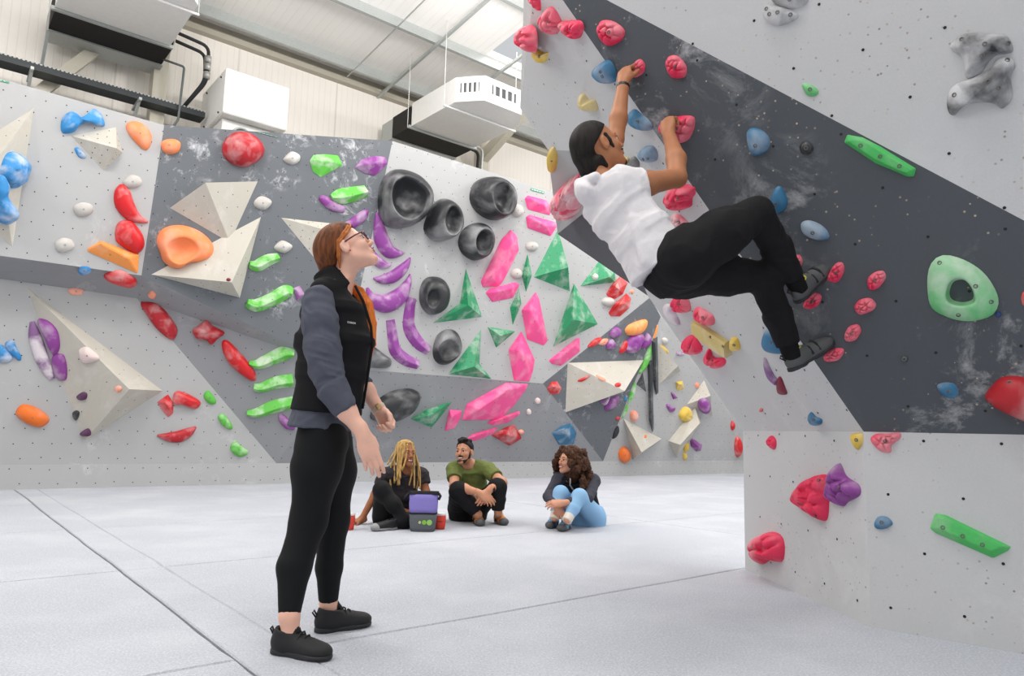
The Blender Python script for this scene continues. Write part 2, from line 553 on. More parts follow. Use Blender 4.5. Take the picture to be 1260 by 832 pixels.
def roof_piece(name, a0, a1, b0, b1, m, lift=0.0, th=0.12):
    vs = [AB(a, b, roof_z(b) + lift + t) for t in (0, th) for (a, b) in ((a0, b0), (a1, b0), (a1, b1), (a0, b1))]
    me = mesh(vs, [(0, 3, 2, 1), (4, 5, 6, 7), (0, 1, 5, 4), (1, 2, 6, 5), (2, 3, 7, 6), (3, 0, 4, 7)])
    me.transform(Matrix.Rotation(-ANG_A, 4, 'Z') @ Matrix.Translation(-world_loc(ceiling)))
    o = link_mesh(name, me, m, None, smooth=False)
    o.parent = ceiling; o.rotation_euler = (0, 0, ANG_A)
    return o
edges = [-14] + [v for s in SKY for v in s] + [24]
for i in range(0, len(edges), 2):
    roof_piece('roof_panel', edges[i], edges[i + 1], *SKY_B, M['roof'])
roof_piece('roof_panel', -14, 24, 9.93, 12.2, M['roof'])
sky_rot = Matrix.Rotation(ANG_A, 3, 'Z') @ Matrix.Rotation(-math.radians(6), 3, 'X')
for a0, a1 in SKY[1:5]:
    bm_ = (SKY_B[0] + SKY_B[1]) / 2
    area_light('skylight_daylight', AB((a0 + a1) / 2, bm_, roof_z(bm_) + 0.10), sky_rot.to_euler(), a1 - a0, (SKY_B[1] - SKY_B[0]) / math.cos(math.radians(6)), SKY_W)
for b in (11.52, 9.98, 8.4, 6.8):                                            # purlins
    bm = bmesh.new()
    zc = roof_z(b)
    box_bm(bm, AB(5, b, zc - 0.11), AX, BX, UP, 38, 0.012, 0.20)
    box_bm(bm, AB(5, b - 0.035, zc - 0.206), AX, BX, UP, 38, 0.07, 0.012)
    box_bm(bm, AB(5, b + 0.035, zc - 0.006), AX, BX, UP, 38, 0.07, 0.012)
    o = link_mesh('purlin', bm_mesh(bm), M['galv'], ceiling, smooth=False)
bm = bmesh.new()
box_bm(bm, AB(5, 11.93, 7.32), AX, BX, UP, 38, 0.14, 0.10)
box_bm(bm, AB(5, 11.97, 7.45), AX, BX, UP, 38, 0.06, 0.16)
link_mesh('eaves_beam', bm_mesh(bm), M['beam'], ceiling, smooth=False)
for a, b0, b1, r in ((6.3, 12.0, 7.0, 0.024), (7.71, 11.5, 7.0, 0.024), (5.5, 11.7, 7.0, 0.009)):
    bm = bmesh.new()
    d = (AB(a, b1, roof_z(b1)) - AB(a, b0, roof_z(b0))); L = d.length; d.normalize()
    box_bm(bm, (AB(a, b1, roof_z(b1)) + AB(a, b0, roof_z(b0))) / 2 - UP * 0.235, AX, d, AX.cross(d), r * 2, L, r * 2)
    link_mesh('ceiling_conduit', bm_mesh(bm), M['galv'], ceiling, smooth=False)
# steel frame of the hall
for a in (2.36, 8.63):
    o = ab_box('column', a - 0.10, a + 0.10, 11.55, 11.80, -0.06, 7.4, M['column'], wall_hall)
    o.matrix_parent_inverse = Matrix.Rotation(-ANG_A, 4, 'Z'); o.location = (0, 0, 0)
    bm = bmesh.new()
    p, q = AB(a, 11.6, 6.55), AB(a, 9.6, 7.45)
    d = (q - p).normalized(); box_bm(bm, (p + q) / 2, AX, d, AX.cross(d), 0.16, (q - p).length, 0.22)
    o = link_mesh('rafter_haunch', bm_mesh(bm), M['column'], wall_hall, smooth=False)
    o.matrix_parent_inverse = Matrix.Rotation(-ANG_A, 4, 'Z'); o.location = (0, 0, 0)
bm = bmesh.new()
p, q = AB(0.70, 11.7, 5.2), AB(1.62, 11.7, 6.5); d = (q - p).normalized()
box_bm(bm, (p + q) / 2, d, BX, d.cross(BX), (q - p).length, 0.12, 0.16)
o = link_mesh('diagonal_brace', bm_mesh(bm), M['column'], wall_hall, smooth=False)
o.matrix_parent_inverse = Matrix.Rotation(-ANG_A, 4, 'Z'); o.location = (0, 0, 0)
for z in (5.28, 5.42):
    o = ab_box('wall_rail', -8, 8.5, 11.80, 11.95, z - 0.055, z + 0.055, M['rail_dark'], wall_hall)
    o.matrix_parent_inverse = Matrix.Rotation(-ANG_A, 4, 'Z'); o.location = (0, 0, 0)
# ================================================================== climbing holds
def hold_mat(name, rgb, chalk=0.35, rough=0.55, lo=0.47, hi=0.68, chalk_rgb=(236, 232, 230), sc=5):
    t = NT(name); c = lin(rgb)
    oi = t.n.new('ShaderNodeObjectInfo')
    va = t.n.new('ShaderNodeVectorMath'); va.operation = 'MULTIPLY_ADD'
    t.l.new(oi.outputs['Random'], va.inputs[0]); va.inputs[1].default_value = (37, 53, 71)
    t.l.new(t.coord(), va.inputs[2])
    v = va.outputs[0]
    n1 = t.noise(v, sc, 5, 0.5, 0.3); gr = t.noise(v, 90, 2)
    base = t.mix(gr, tuple(x * 0.9 for x in c), tuple(min(1, x * 1.08) for x in c))
    base = t.mix(t.math('MULTIPLY', t.ramp(n1, lo, hi), chalk), base, lin(chalk_rgb))
    t.col(base); t.bump(gr, 0.12, 0.003)
    return t.set(rough, 0, 0.4)
HM = {
 'blue': hold_mat('sky_blue_polyurethane', (52, 138, 200), 0.55),
 'nblue': hold_mat('steel_blue_polyurethane', (54, 114, 152), 0.35),
 'orange': hold_mat('orange_polyurethane', (250, 142, 88), 0.15),
 'amber': hold_mat('amber_polyurethane', (244, 154, 78), 0.25),
 'dorange': hold_mat('deep_orange_polyurethane', (240, 118, 42), 0.12),
 'red': hold_mat('red_polyurethane', (208, 34, 40), 0.30, 0.35),
 'dred': hold_mat('dark_red_polyurethane', (182, 34, 44), 0.30, 0.45),
 'pink': hold_mat('bright_pink_fibreglass', (246, 84, 150), 0.22, 0.4),
 'rpink': hold_mat('raspberry_pink_polyurethane', (236, 52, 92), 0.30),
 'cpink': hold_mat('chalky_pink_polyurethane', (236, 92, 120), 0.6, lo=0.42, hi=0.62),
 'green': hold_mat('leaf_green_polyurethane', (100, 192, 74), 0.6),
 'jade': hold_mat('jade_green_fibreglass', (40, 146, 98), 0.35, 0.4),
 'ngreen': hold_mat('mint_green_polyurethane', (80, 190, 100), 0.25),
 'pgreen': hold_mat('pale_chalked_green_polyurethane', (112, 196, 128), 0.6, lo=0.42, hi=0.66),
 'purple': hold_mat('purple_fibreglass', (142, 66, 148), 0.35, 0.4),
 'lilac': hold_mat('chalked_lilac_polyurethane', (136, 96, 144), 0.75, lo=0.4, hi=0.6),
 'dpurple': hold_mat('dark_plum_polyurethane', (92, 52, 88), 0.2),
 'black': hold_mat('black_fibreglass', (44, 45, 48), 0.60, 0.38, 0.44, 0.78, (205, 205, 206), 2.2),
 'macro': hold_mat('chalk_worn_black_fibreglass', (40, 41, 44), 0.9, 0.45, 0.32, 0.56, (214, 214, 216), 6),
 'grey': hold_mat('stone_grey_polyurethane', (192, 188, 182), 0.3),
 'yellow': hold_mat('mustard_yellow_polyurethane', (222, 188, 78), 0.35),
 'wood': hold_mat('chalked_yellow_wood', (206, 186, 122), 0.4),
 'maroon': hold_mat('maroon_polyurethane', (124, 38, 58), 0.2),
 'salmon': hold_mat('salmon_polyurethane', (244, 156, 128), 0.4),
 'white': hold_mat('chalk_covered_polyurethane', (226, 205, 200), 0.5),
 'navy': hold_mat('navy_polyurethane', (34, 62, 112), 0.1),
}
def ply_mat(name, rgb):
    t = NT(name); c = lin(rgb); co = t.coord()
    g = t.noise(co, 70, 3); s = t.noise(co, 2.0, 6, 0.7, 0.5)
    b = t.mix(g, tuple(x * 0.93 for x in c), tuple(min(1, x * 1.05) for x in c))
    t.col(t.mix(t.ramp(s, 0.5, 0.75, 0, 0.4), b, lin((232, 230, 226)))); t.bump(g, 0.1, 0.003)
    return t.set(0.6, 0, 0.3)
HM['beige'] = ply_mat('beige_volume_paint', (194, 189, 178))
HM['slate'] = ply_mat('charcoal_volume_paint', (78, 82, 86))
HM['bolt'] = plain('bolt_steel', (116, 112, 108), 0.4, 0.5)

CR = {'A': (0, 100, 240 / 832), 'B': (0, 320, 240 / 713), 'C': (160, 140, 240 / 832), 'D': (160, 340, 240 / 768),
      'E': (430, 170, 240 / 832), 'F': (430, 360, 240 / 908), 'G': (600, 200, 240 / 832), 'H': (640, 380, 280 / 1059),
      'I': (630, 0, 250 / 743), 'J': (860, 0, 400 / 1109), 'K': (780, 280, 320 / 1024), 'L': (880, 480, 380 / 898),
      'M': (1060, 240, 200 / 520), 'N': (380, 0, 300 / 1040), 'S': (690, 180, 200 / 832), 'P': (0, 0, 1)}
def PX(c, pts):
    ox, oy, s = CR[c]
    return [(ox + p[0] * s, oy + p[1] * s) for p in pts]

def catmull(pts, per, closed=True):
    n = len(pts); out = []
    for i in range(n if closed else n - 1):
        if closed:
            p0, p1, p2, p3 = pts[i - 1], pts[i], pts[(i + 1) % n], pts[(i + 2) % n]
        else:
            p0, p1, p2, p3 = pts[max(i - 1, 0)], pts[i], pts[i + 1], pts[min(i + 2, n - 1)]
        for k in range(per):
            t = k / per
            out.append(tuple(0.5 * ((2 * b) + (-a + c) * t + (2 * a - 5 * b + 4 * c - d) * t * t + (-a + 3 * b - 3 * c + d) * t ** 3)
                             for a, b, c, d in zip(p0, p1, p2, p3)))
    if not closed: out.append(tuple(pts[-1]))
    return out

def area_centroid(q):
    A = cx = cy = 0
    for (x0, y0), (x1, y1) in zip(q, q[1:] + q[:1]):
        k = x0 * y1 - x1 * y0
        A += k; cx += (x0 + x1) * k; cy += (y0 + y1) * k
    if abs(A) < 1e-9: return (sum(p[0] for p in q) / len(q), sum(p[1] for p in q) / len(q)), 1e-6
    return (cx / (3 * A), cy / (3 * A)), abs(A) / 2

class Frame:
    """a local frame on the surface seen at a pixel"""
    def __init__(s, x, y):
        r = hit(x, y)
        if r is None: raise RuntimeError('no surface at %s %s' % (x, y))
        s.p, s.n = r
        s.u = UP.cross(s.n)
        s.u = s.u.normalized() if s.u.length > 1e-3 else Vector((1, 0, 0))
        s.v = s.n.cross(s.u)
    def uv(s, x, y, h=0.0):
        q = on_plane(x, y, s.p + s.n * h, s.n) - s.p
        return (q.dot(s.u), q.dot(s.v))
    def w(s, u, v, h):
        return s.p + s.u * u + s.v * v + s.n * h

def finish(fr, me, label, cat, mat, group, name, smooth=True, bolts=(), big=True, bolt_r=0.0095):
    body_bvh = BVHTree.FromPolygons([v.co.copy() for v in me.vertices], [tuple(p.vertices) for p in me.polygons])
    o = link_mesh(name, me, mat, None, smooth=smooth, origin=fr.p)
    tag(o, label, cat, group)
    for (bx, by) in bolts:
        d = ray(bx, by)
        loc, nor, idx, dist = body_bvh.ray_cast(CAM, d)
        if loc is None: continue
        if nor.dot(fr.n) < 0: nor = -nor
        nor = (nor + fr.n).normalized()
        a = nor.orthogonal().normalized(); b = nor.cross(a)
        vs, fs = [], []; K = 10
        for rr, hh in ((1.0, -0.004), (1.0, 0.0025), (0.62, 0.003), (0.5, -0.003)):
            for k in range(K):
                t = 2 * math.pi * k / K
                vs.append(loc + (a * math.cos(t) + b * math.sin(t)) * bolt_r * rr + nor * hh)
        for r_ in range(3):
            for k in range(K):
                fs.append((r_ * K + k, r_ * K + (k + 1) % K, (r_ + 1) * K + (k + 1) % K, (r_ + 1) * K + k))
        fs.append(tuple(3 * K + k for k in range(K)))
        link_mesh('bolt', mesh(vs, fs), HM['bolt'], o, smooth=False)
    return o

HOLD_N = 0
def dome(crop, mat, pts, label, h=0.42, kind='dome', c=None, group=None, bolts=1, name='climbing_hold', lobes=8, cat='climbing hold'):
    px = PX(crop, pts)
    (mx, my), _ = area_centroid(px)
    if c: mx, my = PX(crop, [c])[0]
    fr = Frame(mx, my)
    q0 = [fr.uv(*p) for p in px]
    _, A = area_centroid(q0); size = math.sqrt(A)
    H = h * size
    q = catmull([fr.uv(*p, H * 0.35) for p in px], 8 if kind == 'lobed' else 5)
    cu, cv = fr.uv(mx, my, H * 0.35)
    n = len(q)
    if kind == 'lobed': rs = [1.04, 1.0, 0.97, 0.93, 0.88, 0.83, 0.77, 0.71, 0.65, 0.58, 0.51, 0.44, 0.37, 0.3, 0.22, 0.14, 0.07]
    else: rs = [1.03, 1.0, 0.95, 0.87, 0.76, 0.62, 0.46, 0.3, 0.15]
    rnd = random.Random(int(mx * 13 + my * 7))
    cells = []
    for k in range(lobes):
        a = 2 * math.pi * (k + rnd.uniform(-.25, .25)) / lobes * 1.0; rr = 0.62 if k % 2 else 0.78
        p = q[int(((a / (2 * math.pi)) % 1) * n)]
        cells.append((cu + (p[0] - cu) * rr, cv + (p[1] - cv) * rr))
    for k in range(max(2, lobes // 3)):
        p = q[rnd.randrange(n)]; cells.append((cu + (p[0] - cu) * 0.25, cv + (p[1] - cv) * 0.25))
    vs, fs = [], []
    for ri, r in enumerate(rs):
        for (a, b) in q:
            u, v = cu + (a - cu) * min(r, 1.0), cv + (b - cv) * min(r, 1.0)
            rr = min(r, 1.0)
            if kind == 'puck': z = H * (1 - rr ** 6) ** 0.5
            elif kind == 'cone': z = H * (1 - rr) ** 0.8
            else: z = H * max(0.0, 1 - rr ** 2.4) ** 0.62
            if kind == 'lobed' and rr < 1:
                ds = sorted(math.hypot(u - x, v - y) for x, y in cells)
                g = math.exp(-((ds[1] - ds[0]) / (0.055 * size)) ** 2)
                z *= (1 - 0.42 * g) * (1.06 - 0.5 * min(0.5, ds[0] / size))
            elif kind == 'rock' and rr < 1:
                z *= 1 + 0.25 * noise.noise(Vector((u / size * 5, v / size * 5, mx)))
            if ri == 0: z = -0.004
            vs.append(fr.w(u, v, z))
    for i in range(len(rs) - 1):
        for k in range(n):
            fs.append((i * n + k, i * n + (k + 1) % n, (i + 1) * n + (k + 1) % n, (i + 1) * n + k))
    vs.append(fr.w(cu, cv, H * (0.94 if kind == 'lobed' else 1.0)))
    b0 = (len(rs) - 1) * n
    for k in range(n): fs.append((b0 + k, b0 + (k + 1) % n, len(vs) - 1))
    bl = [] if not bolts else ([(mx, my)] if bolts == 1 else PX(crop, bolts))
    return finish(fr, mesh(vs, fs), label, cat, HM[mat], group, name, True, bl)

def gem(crop, mat, pts, top, label, h=0.35, group=None, bolts=1, name='climbing_hold', cat='climbing hold', bevel=0.012, surface=False, abs_h=None):
    """faceted hold or volume: the hull of a base outline and raised top points"""
    px = PX(crop, pts); tp = PX(crop, top)
    (mx, my), _ = area_centroid(px)
    fr = Frame(mx, my)
    q0 = [fr.uv(*p) for p in px]; _, A = area_centroid(q0); size = math.sqrt(A)
    H = abs_h if abs_h else h * size
    bm = bmesh.new()
    for (u, v) in q0: bm.verts.new(fr.w(u, v, -0.01))
    lip = 0.06 * H if len(top) > 1 else 0.0
    if lip:
        for (u, v) in q0: bm.verts.new(fr.w(u, v, lip))
    for p in tp: bm.verts.new(fr.w(*fr.uv(*p, H), H))
    r = bmesh.ops.convex_hull(bm, input=bm.verts[:])
    bmesh.ops.delete(bm, geom=[v for v in bm.verts if not v.link_faces], context='VERTS')
    bmesh.ops.dissolve_limit(bm, angle_limit=0.02, verts=bm.verts[:], edges=bm.edges[:])
    if bevel:
        bmesh.ops.bevel(bm, geom=bm.edges[:], offset=bevel * size * 2, segments=2, affect='EDGES', clamp_overlap=True)
    me = bm_mesh(bm)
    if surface: add_surface([v.co.copy() for v in me.vertices], [tuple(p.vertices) for p in me.polygons])
    bl = [] if not bolts else ([(mx, my)] if bolts == 1 else PX(crop, bolts))
    return finish(fr, me, label, cat, HM[mat], group, name, False, bl)

def pyramid(crop, mat, pts, apex, label, abs_h=0.3, group=None, bolts=0, name='climbing_volume', cat='climbing volume', surface=True):
    """plywood volume: straight faces from a base outline to one apex, with a rim of small screws"""
    px = PX(crop, pts); ap = PX(crop, [apex])[0]
    (mx, my), _ = area_centroid(px)
    fr = Frame(mx, my)
    base = [fr.w(*fr.uv(*p), -0.01) for p in px]
    top = fr.w(*fr.uv(*ap, abs_h), abs_h)
    n = len(base)
    vs = base + [top]
    fs = [(i, (i + 1) % n, n) for i in range(n)] + [tuple(range(n - 1, -1, -1))]
    bm = bmesh.new()
    bv = [bm.verts.new(v) for v in vs]
    for f in fs: bm.faces.new([bv[i] for i in f])
    bmesh.ops.recalc_face_normals(bm, faces=bm.faces)
    me = bpy.data.meshes.new('m'); bm.to_mesh(me); bm.free()
    if surface: add_surface([v.co.copy() for v in me.vertices], [tuple(p.vertices) for p in me.polygons])
    o = finish(fr, me, label, cat, HM[mat], group, name, False, [(mx, my)] if bolts else [])
    # small bolt holes on the faces
    hv, hf = [], []
    rnd = random.Random(int(mx))
    for f in fs[:-1]:
        a, b, c = [vs[i] for i in f]
        nn = (b - a).cross(c - a)
        if nn.length < 0.02: continue
        nn.normalize()
        if nn.dot(fr.n) < 0: nn = -nn
        t1 = (b - a).normalized(); t2 = nn.cross(t1)
        for (w0, w1, w2) in ((.7, .15, .15), (.15, .7, .15), (.15, .15, .7), (.4, .4, .2), (.2, .4, .4), (.4, .2, .4)):
            p = a * w0 + b * w1 + c * w2 + nn * 0.002
            k0_ = len(hv)
            for k in range(6):
                t = k * math.pi / 3
                hv.append(p + (t1 * math.cos(t) + t2 * math.sin(t)) * 0.0075)
            hf.append(tuple(range(k0_, k0_ + 6)))
    if hv:
        tag(link_mesh('bolt_holes', mesh(hv, hf), M['hole'], o, smooth=False), kind='stuff')
    return o

def sweep(crop, mat, line, label, h=0.9, group=None, bolts=1, name='climbing_hold', cat='climbing hold', sec='round', taper=True):
    """long hold: a half-round or ridged section swept along a bent line; line holds x, y, half width"""
    ox, oy, s = CR[crop]
    L = [(ox + a * s, oy + b * s, w * s) for a, b, w in line]
    mid = L[len(L) // 2]
    fr = Frame(mid[0], mid[1])
    pts = []
    wm = 0
    for (x, y, w) in L:
        u, v = fr.uv(x, y)
        u2, v2 = fr.uv(x, y + w); u3, v3 = fr.uv(x + w, y)
        ww = 0.5 * (math.hypot(u2 - u, v2 - v) + math.hypot(u3 - u, v3 - v))
        pts.append((u, v, ww)); wm = max(wm, ww)
    H = h * wm
    P2 = []
    for (x, y, w), (u, v, ww) in zip(L, pts):
        u, v = fr.uv(x, y, H * 0.35); P2.append((u, v, ww))
    q = catmull(P2, 6, False)
    if sec == 'round': prof = [(-1.0, -0.02), (-0.98, 0.2), (-0.82, 0.58), (-0.5, 0.88), (0, 1.0), (0.5, 0.88), (0.82, 0.58), (0.98, 0.2), (1.0, -0.02)]
    elif sec == 'ridge': prof = [(-1.0, -0.02), (-0.97, 0.12), (-0.3, 0.93), (-0.18, 1.0), (-0.05, 0.95), (0.97, 0.15), (1.0, -0.02)]
    else: prof = [(-1.0, -0.02), (-0.95, 0.85), (-0.85, 1.0), (-0.2, 0.92), (0.75, 0.75), (0.95, 0.5), (1.0, -0.02)]
    vs, fs = [], []; m = len(prof)
    for i, (u, v, w) in enumerate(q):
        a = q[max(i - 1, 0)]; b = q[min(i + 1, len(q) - 1)]
        tx, ty = b[0] - a[0], b[1] - a[1]; l = math.hypot(tx, ty) or 1
        nx, ny = -ty / l, tx / l
        w = max(w, 0.004)
        hh = H * (w / wm) ** 0.75
        if not taper: hh = H * min(1, 0.75 + 0.25 * (w / wm))
        for (pu, pz) in prof:
            vs.append(fr.w(u + nx * w * pu, v + ny * w * pu, hh * pz))
    for i in range(len(q) - 1):
        for k in range(m - 1):
            fs.append((i * m + k, i * m + k + 1, (i + 1) * m + k + 1, (i + 1) * m + k))
    fs.append(tuple(range(m))); fs.append(tuple((len(q) - 1) * m + k for k in range(m)))
    bm = bmesh.new(); bv = [bm.verts.new(v) for v in vs]
    for f in fs:
        try: bm.faces.new([bv[i] for i in f])
        except ValueError: pass
    me = bm_mesh(bm)
    bl = [] if not bolts else ([(mid[0], mid[1])] if bolts == 1 else PX(crop, bolts))
    o = finish(fr, me, label, cat, HM[mat], group, name, True, bl)
    if sec != 'round':
        me.polygons.foreach_set('use_smooth', [False] * len(me.polygons))
    return o

def dish(crop, mat, pts, rim, label, h=0.5, depth=0.75, group=None, bolts=(), name='climbing_hold', cat='climbing hold', ring=False):
    """bowl-like macro hold: an outer shell that rises to a rim around a hollow"""
    px = PX(crop, pts); rp = PX(crop, rim)
    (mx, my), _ = area_centroid(px); (rx, ry), _ = area_centroid(rp)
    fr = Frame(mx, my)
    q0 = [fr.uv(*p) for p in px]; _, A = area_centroid(q0); size = math.sqrt(A); H = h * size
    out = catmull([fr.uv(*p, H * 0.3) for p in px], 8)
    inn = catmull([fr.uv(*p, H * 0.92) for p in rp], 8)
    cu, cv = fr.uv(rx, ry, H * 0.92)
    N = 40
    def polar(poly):
        arr = []
        for k in range(N):
            a = 2 * math.pi * k / N - math.pi; dx, dy = math.cos(a), math.sin(a); best = 0
            for (x0, y0), (x1, y1) in zip(poly, poly[1:] + poly[:1]):
                ex, ey = x1 - x0, y1 - y0
                den = dx * ey - dy * ex
                if abs(den) < 1e-12: continue
                t = ((x0 - cu) * ey - (y0 - cv) * ex) / den
                s_ = ((x0 - cu) * dy - (y0 - cv) * dx) / den
                if -1e-6 <= s_ <= 1 + 1e-6 and t > best: best = t
            arr.append((cu + dx * best, cv + dy * best))
        return arr
    po, pi_ = polar(out), polar(inn)
    rings = []
    rings.append([fr.w(*p, -0.004) for p in po])
    for t in (0.0, 0.06, 0.15, 0.28, 0.45, 0.65, 0.85, 1.0):
        z = H * (math.sin(t * math.pi / 2) ** 0.55) if t > 0 else 0.01
        rings.append([fr.w(a[0] + (b[0] - a[0]) * t, a[1] + (b[1] - a[1]) * t, z) for a, b in zip(po, pi_)])
    D = depth * H
    for r in ((0.93, 0.82, 0.66, 0.48, 0.28, 0.1) if not ring else (0.97, 0.93, 0.88, 0.82, 0.75)):
        rings.append([fr.w(cu + (b[0] - cu) * r, cv + (b[1] - cv) * r, H - D * ((1 - r * r) ** 0.8 if not ring else (1 - r ** 9) ** 0.6)) for b in pi_])
    vs = [v for r in rings for v in r]; fs = []
    for i in range(len(rings) - 1):
        for k in range(N):
            fs.append((i * N + k, i * N + (k + 1) % N, (i + 1) * N + (k + 1) % N, (i + 1) * N + k))
    if not ring: fs.append(tuple((len(rings) - 1) * N + k for k in range(N)))
    return finish(fr, mesh(vs, fs), label, cat, HM[mat], group, name, True, PX(crop, bolts))

def dot(crop, mat, x, y, rx, ry, label, h=0.45, kind='dome', group=None, rot=0, bolts=0, name='climbing_hold'):
    ca, sa = math.cos(math.radians(rot)), math.sin(math.radians(rot))
    pts = [(x + rx * math.cos(a) * ca - ry * math.sin(a) * sa, y + rx * math.cos(a) * sa + ry * math.sin(a) * ca) for a in [k * math.pi / 4 for k in range(8)]]
    return dome(crop, mat, pts, label, h, kind, None, group, bolts, name)
# ------------------------------------------------------------------ plywood volumes first: other holds sit on them
GV = 'beige plywood volumes on the back wall'
pyramid('A', 'beige', [(150, 108), (55, 718), (-160, 520), (-160, 300)], (-10, 330), 'tall beige volume cut off by the left edge of the picture', 0.35, GV)
pyramid('A', 'beige', [(295, 230), (495, 192), (525, 305), (440, 385)], (498, 286), 'small beige pyramid volume just below the blue bone-shaped hold', 0.22, GV)
pyramid('B', 'beige', [(90, 92), (597, 478), (305, 667)], (472, 472), 'largest long beige volume low on the wall at the left', 0.5, GV)
pyramid('C', 'beige', [(80, 685), (563, 432), (470, 787)], (434, 719), 'beige volume carrying the big orange cup-shaped hold', 0.32, GV)
pyramid('C', 'beige', [(165, 405), (553, 288), (430, 558)], (322, 294), 'beige volume between the large red ball and the orange cup hold', 0.28, GV)
pyramid('C', 'beige', [(632, 440), (905, 470), (782, 622)], (815, 490), 'flat beige volume half hidden behind the head of the standing woman', 0.12, GV)
pyramid('H', 'beige', [(218, 250), (578, 237), (207, 485)], (487, 383), 'large beige volume on the dark panel above the curly-haired woman', 0.55, GV)
pyramid('H', 'beige', [(640, 160), (748, 290), (645, 356)], (735, 266), 'beige volume beside the black fins on the far wall', 0.3, GV)
pyramid('H', 'beige', [(857, 330), (897, 505), (775, 447)], (886, 405), 'small beige volume with a purple ball hold on the far wall', 0.3, GV)
pyramid('H', 'beige', [(480, 508), (662, 605), (525, 705)], (565, 668), 'lowest beige pyramid volume on the far wall beside the round orange hold', 0.4, GV)
gem('H', 'beige', [(690, 615), (812, 462), (840, 530), (725, 692)], [(745, 633), (836, 533)], 'long ridged beige volume leaning on the far wall', name='climbing_volume', cat='climbing volume', bevel=0, surface=True, abs_h=0.3, group=GV, bolts=0)

# ------------------------------------------------------------------ left light panel
GB = 'blue rock-shaped holds at the top left'
dome('A', 'blue', [(260, 190), (270, 150), (310, 125), (345, 150), (385, 130), (402, 115), (432, 135), (450, 185), (418, 188), (385, 172), (345, 185), (315, 215), (270, 220)], 'blue bone-shaped hold at the top of the left panel', 0.4, 'rock', c=(345, 166), group=GB)
dome('A', 'blue', [(25, 360), (50, 310), (90, 308), (128, 350), (125, 395), (80, 460), (40, 435), (22, 400)], 'blue knobbly hold on the edge of the leftmost beige volume', 0.45, 'rock', group=GB)
dome('A', 'blue', [(-40, 430), (5, 405), (37, 460), (30, 500), (75, 570), (55, 605), (10, 615), (-40, 560)], 'chalky blue hold cut by the left edge of the picture', 0.4, 'rock', group=GB)
dome('A', 'blue', [(318, 288), (335, 283), (365, 315), (362, 330), (335, 322)], 'small blue oval hold beside the little beige pyramid volume', 0.35)
dome('A', 'orange', [(542, 180), (580, 168), (625, 190), (650, 235), (640, 280), (618, 292), (580, 260), (545, 215)], 'smooth peach-orange hold at the top right of the left panel', 0.35, bolts=[(598, 222)], group='smooth orange holds')
dome('A', 'orange', [(688, 265), (705, 248), (745, 245), (772, 262), (766, 295), (735, 311), (700, 300)], 'round orange hold just right of the panel corner at the top left', 0.5, bolts=[(722, 272)], group='smooth orange holds')
GG = 'stone-grey thumb holds'
dome('A', 'grey', [(525, 425), (560, 398), (600, 410), (605, 440), (570, 457), (535, 450)], 'stone-grey thumb hold directly above the red crescent', 0.42, group=GG)
dome('A', 'grey', [(313, 540), (345, 517), (385, 522), (400, 545), (380, 570), (335, 577)], 'stone-grey thumb hold in the middle of the left panel', 0.42, group=GG)
dome('A', 'grey', [(235, 690), (265, 668), (305, 675), (320, 705), (295, 725), (250, 728)], 'stone-grey thumb hold left of the orange prism', 0.42, group=GG)
sweep('A', 'red', [(522, 440, 10), (524, 470, 32), (532, 520, 40), (558, 562, 34), (595, 588, 19), (633, 600, 5)], 'glossy red crescent hold above the matching red hold', 0.8, group='glossy red holds')
dome('A', 'red', [(493, 640), (505, 605), (535, 590), (570, 600), (610, 650), (620, 695), (605, 725), (580, 735), (530, 710), (497, 680)], 'glossy red rounded hold between the crescent and the orange prism', 0.42, group='glossy red holds')
gem('A', 'amber', [(368, 715), (430, 680), (595, 740), (588, 822), (375, 728)], [(432, 694), (548, 756)], 'orange faceted prism hold at the bottom of the left panel', 0.3, bolts=[(470, 740)])
dome('A', 'blue', [(333, 808), (345, 797), (380, 800), (390, 815), (360, 825), (335, 822)], 'little blue hold on the band under the left panel', 0.4)
dome('B', 'red', [(378, 65), (400, 48), (450, 48), (495, 75), (498, 98), (470, 102), (400, 80)], 'red almond hold on the band under the left panel', 0.38, group='glossy red holds')
# ------------------------------------------------------------------ lower left panel
dome('B', 'salmon', [(248, 112), (270, 100), (305, 108), (300, 126), (265, 128)], 'chalky orange foothold above the largest beige volume', 0.35)
dome('B', 'salmon', [(540, 125), (555, 115), (570, 130), (562, 143), (545, 138)], 'tiny chalky orange chip between two red holds', 0.35, bolts=0)
dome('D', 'dred', [(40, 108), (75, 103), (105, 107), (150, 150), (185, 205), (180, 240), (160, 252), (110, 215), (65, 155)], 'long red almond hold right of the largest beige volume top', 0.3, bolts=[(120, 175)], group='glossy red holds')
sweep('B', 'lilac', [(118, 225, 8), (128, 280, 22), (150, 350, 24), (172, 400, 20), (190, 436, 10)], 'chalk-whitened purple blade on the big beige volume', 0.7, bolts=0)
dome('B', 'purple', [(133, 222), (150, 216), (180, 230), (207, 265), (214, 320), (197, 352), (182, 335), (160, 280)], 'upper purple leaf hold beside the chalky blade', 0.32)
dome('B', 'purple', [(188, 352), (225, 345), (240, 385), (238, 438), (205, 437), (190, 395)], 'lower purple leaf hold beside the chalky blade', 0.32)
dome('B', 'blue', [(-22, 325), (0, 310), (20, 320), (46, 352), (40, 371), (15, 376), (-22, 365)], 'lower lobe-shaped blue hold at the left edge of the picture', 0.4, group='blue twin holds')
dome('B', 'blue', [(20, 303), (45, 293), (62, 320), (79, 357), (70, 369), (47, 352), (24, 327)], 'upper blue hold of the pair left of the purple blade', 0.4, group='blue twin holds')
dome('B', 'white', [(285, 335), (295, 322), (320, 322), (357, 355), (345, 372), (300, 378)], 'chalk-covered orange hold high on the largest beige volume', 0.4)
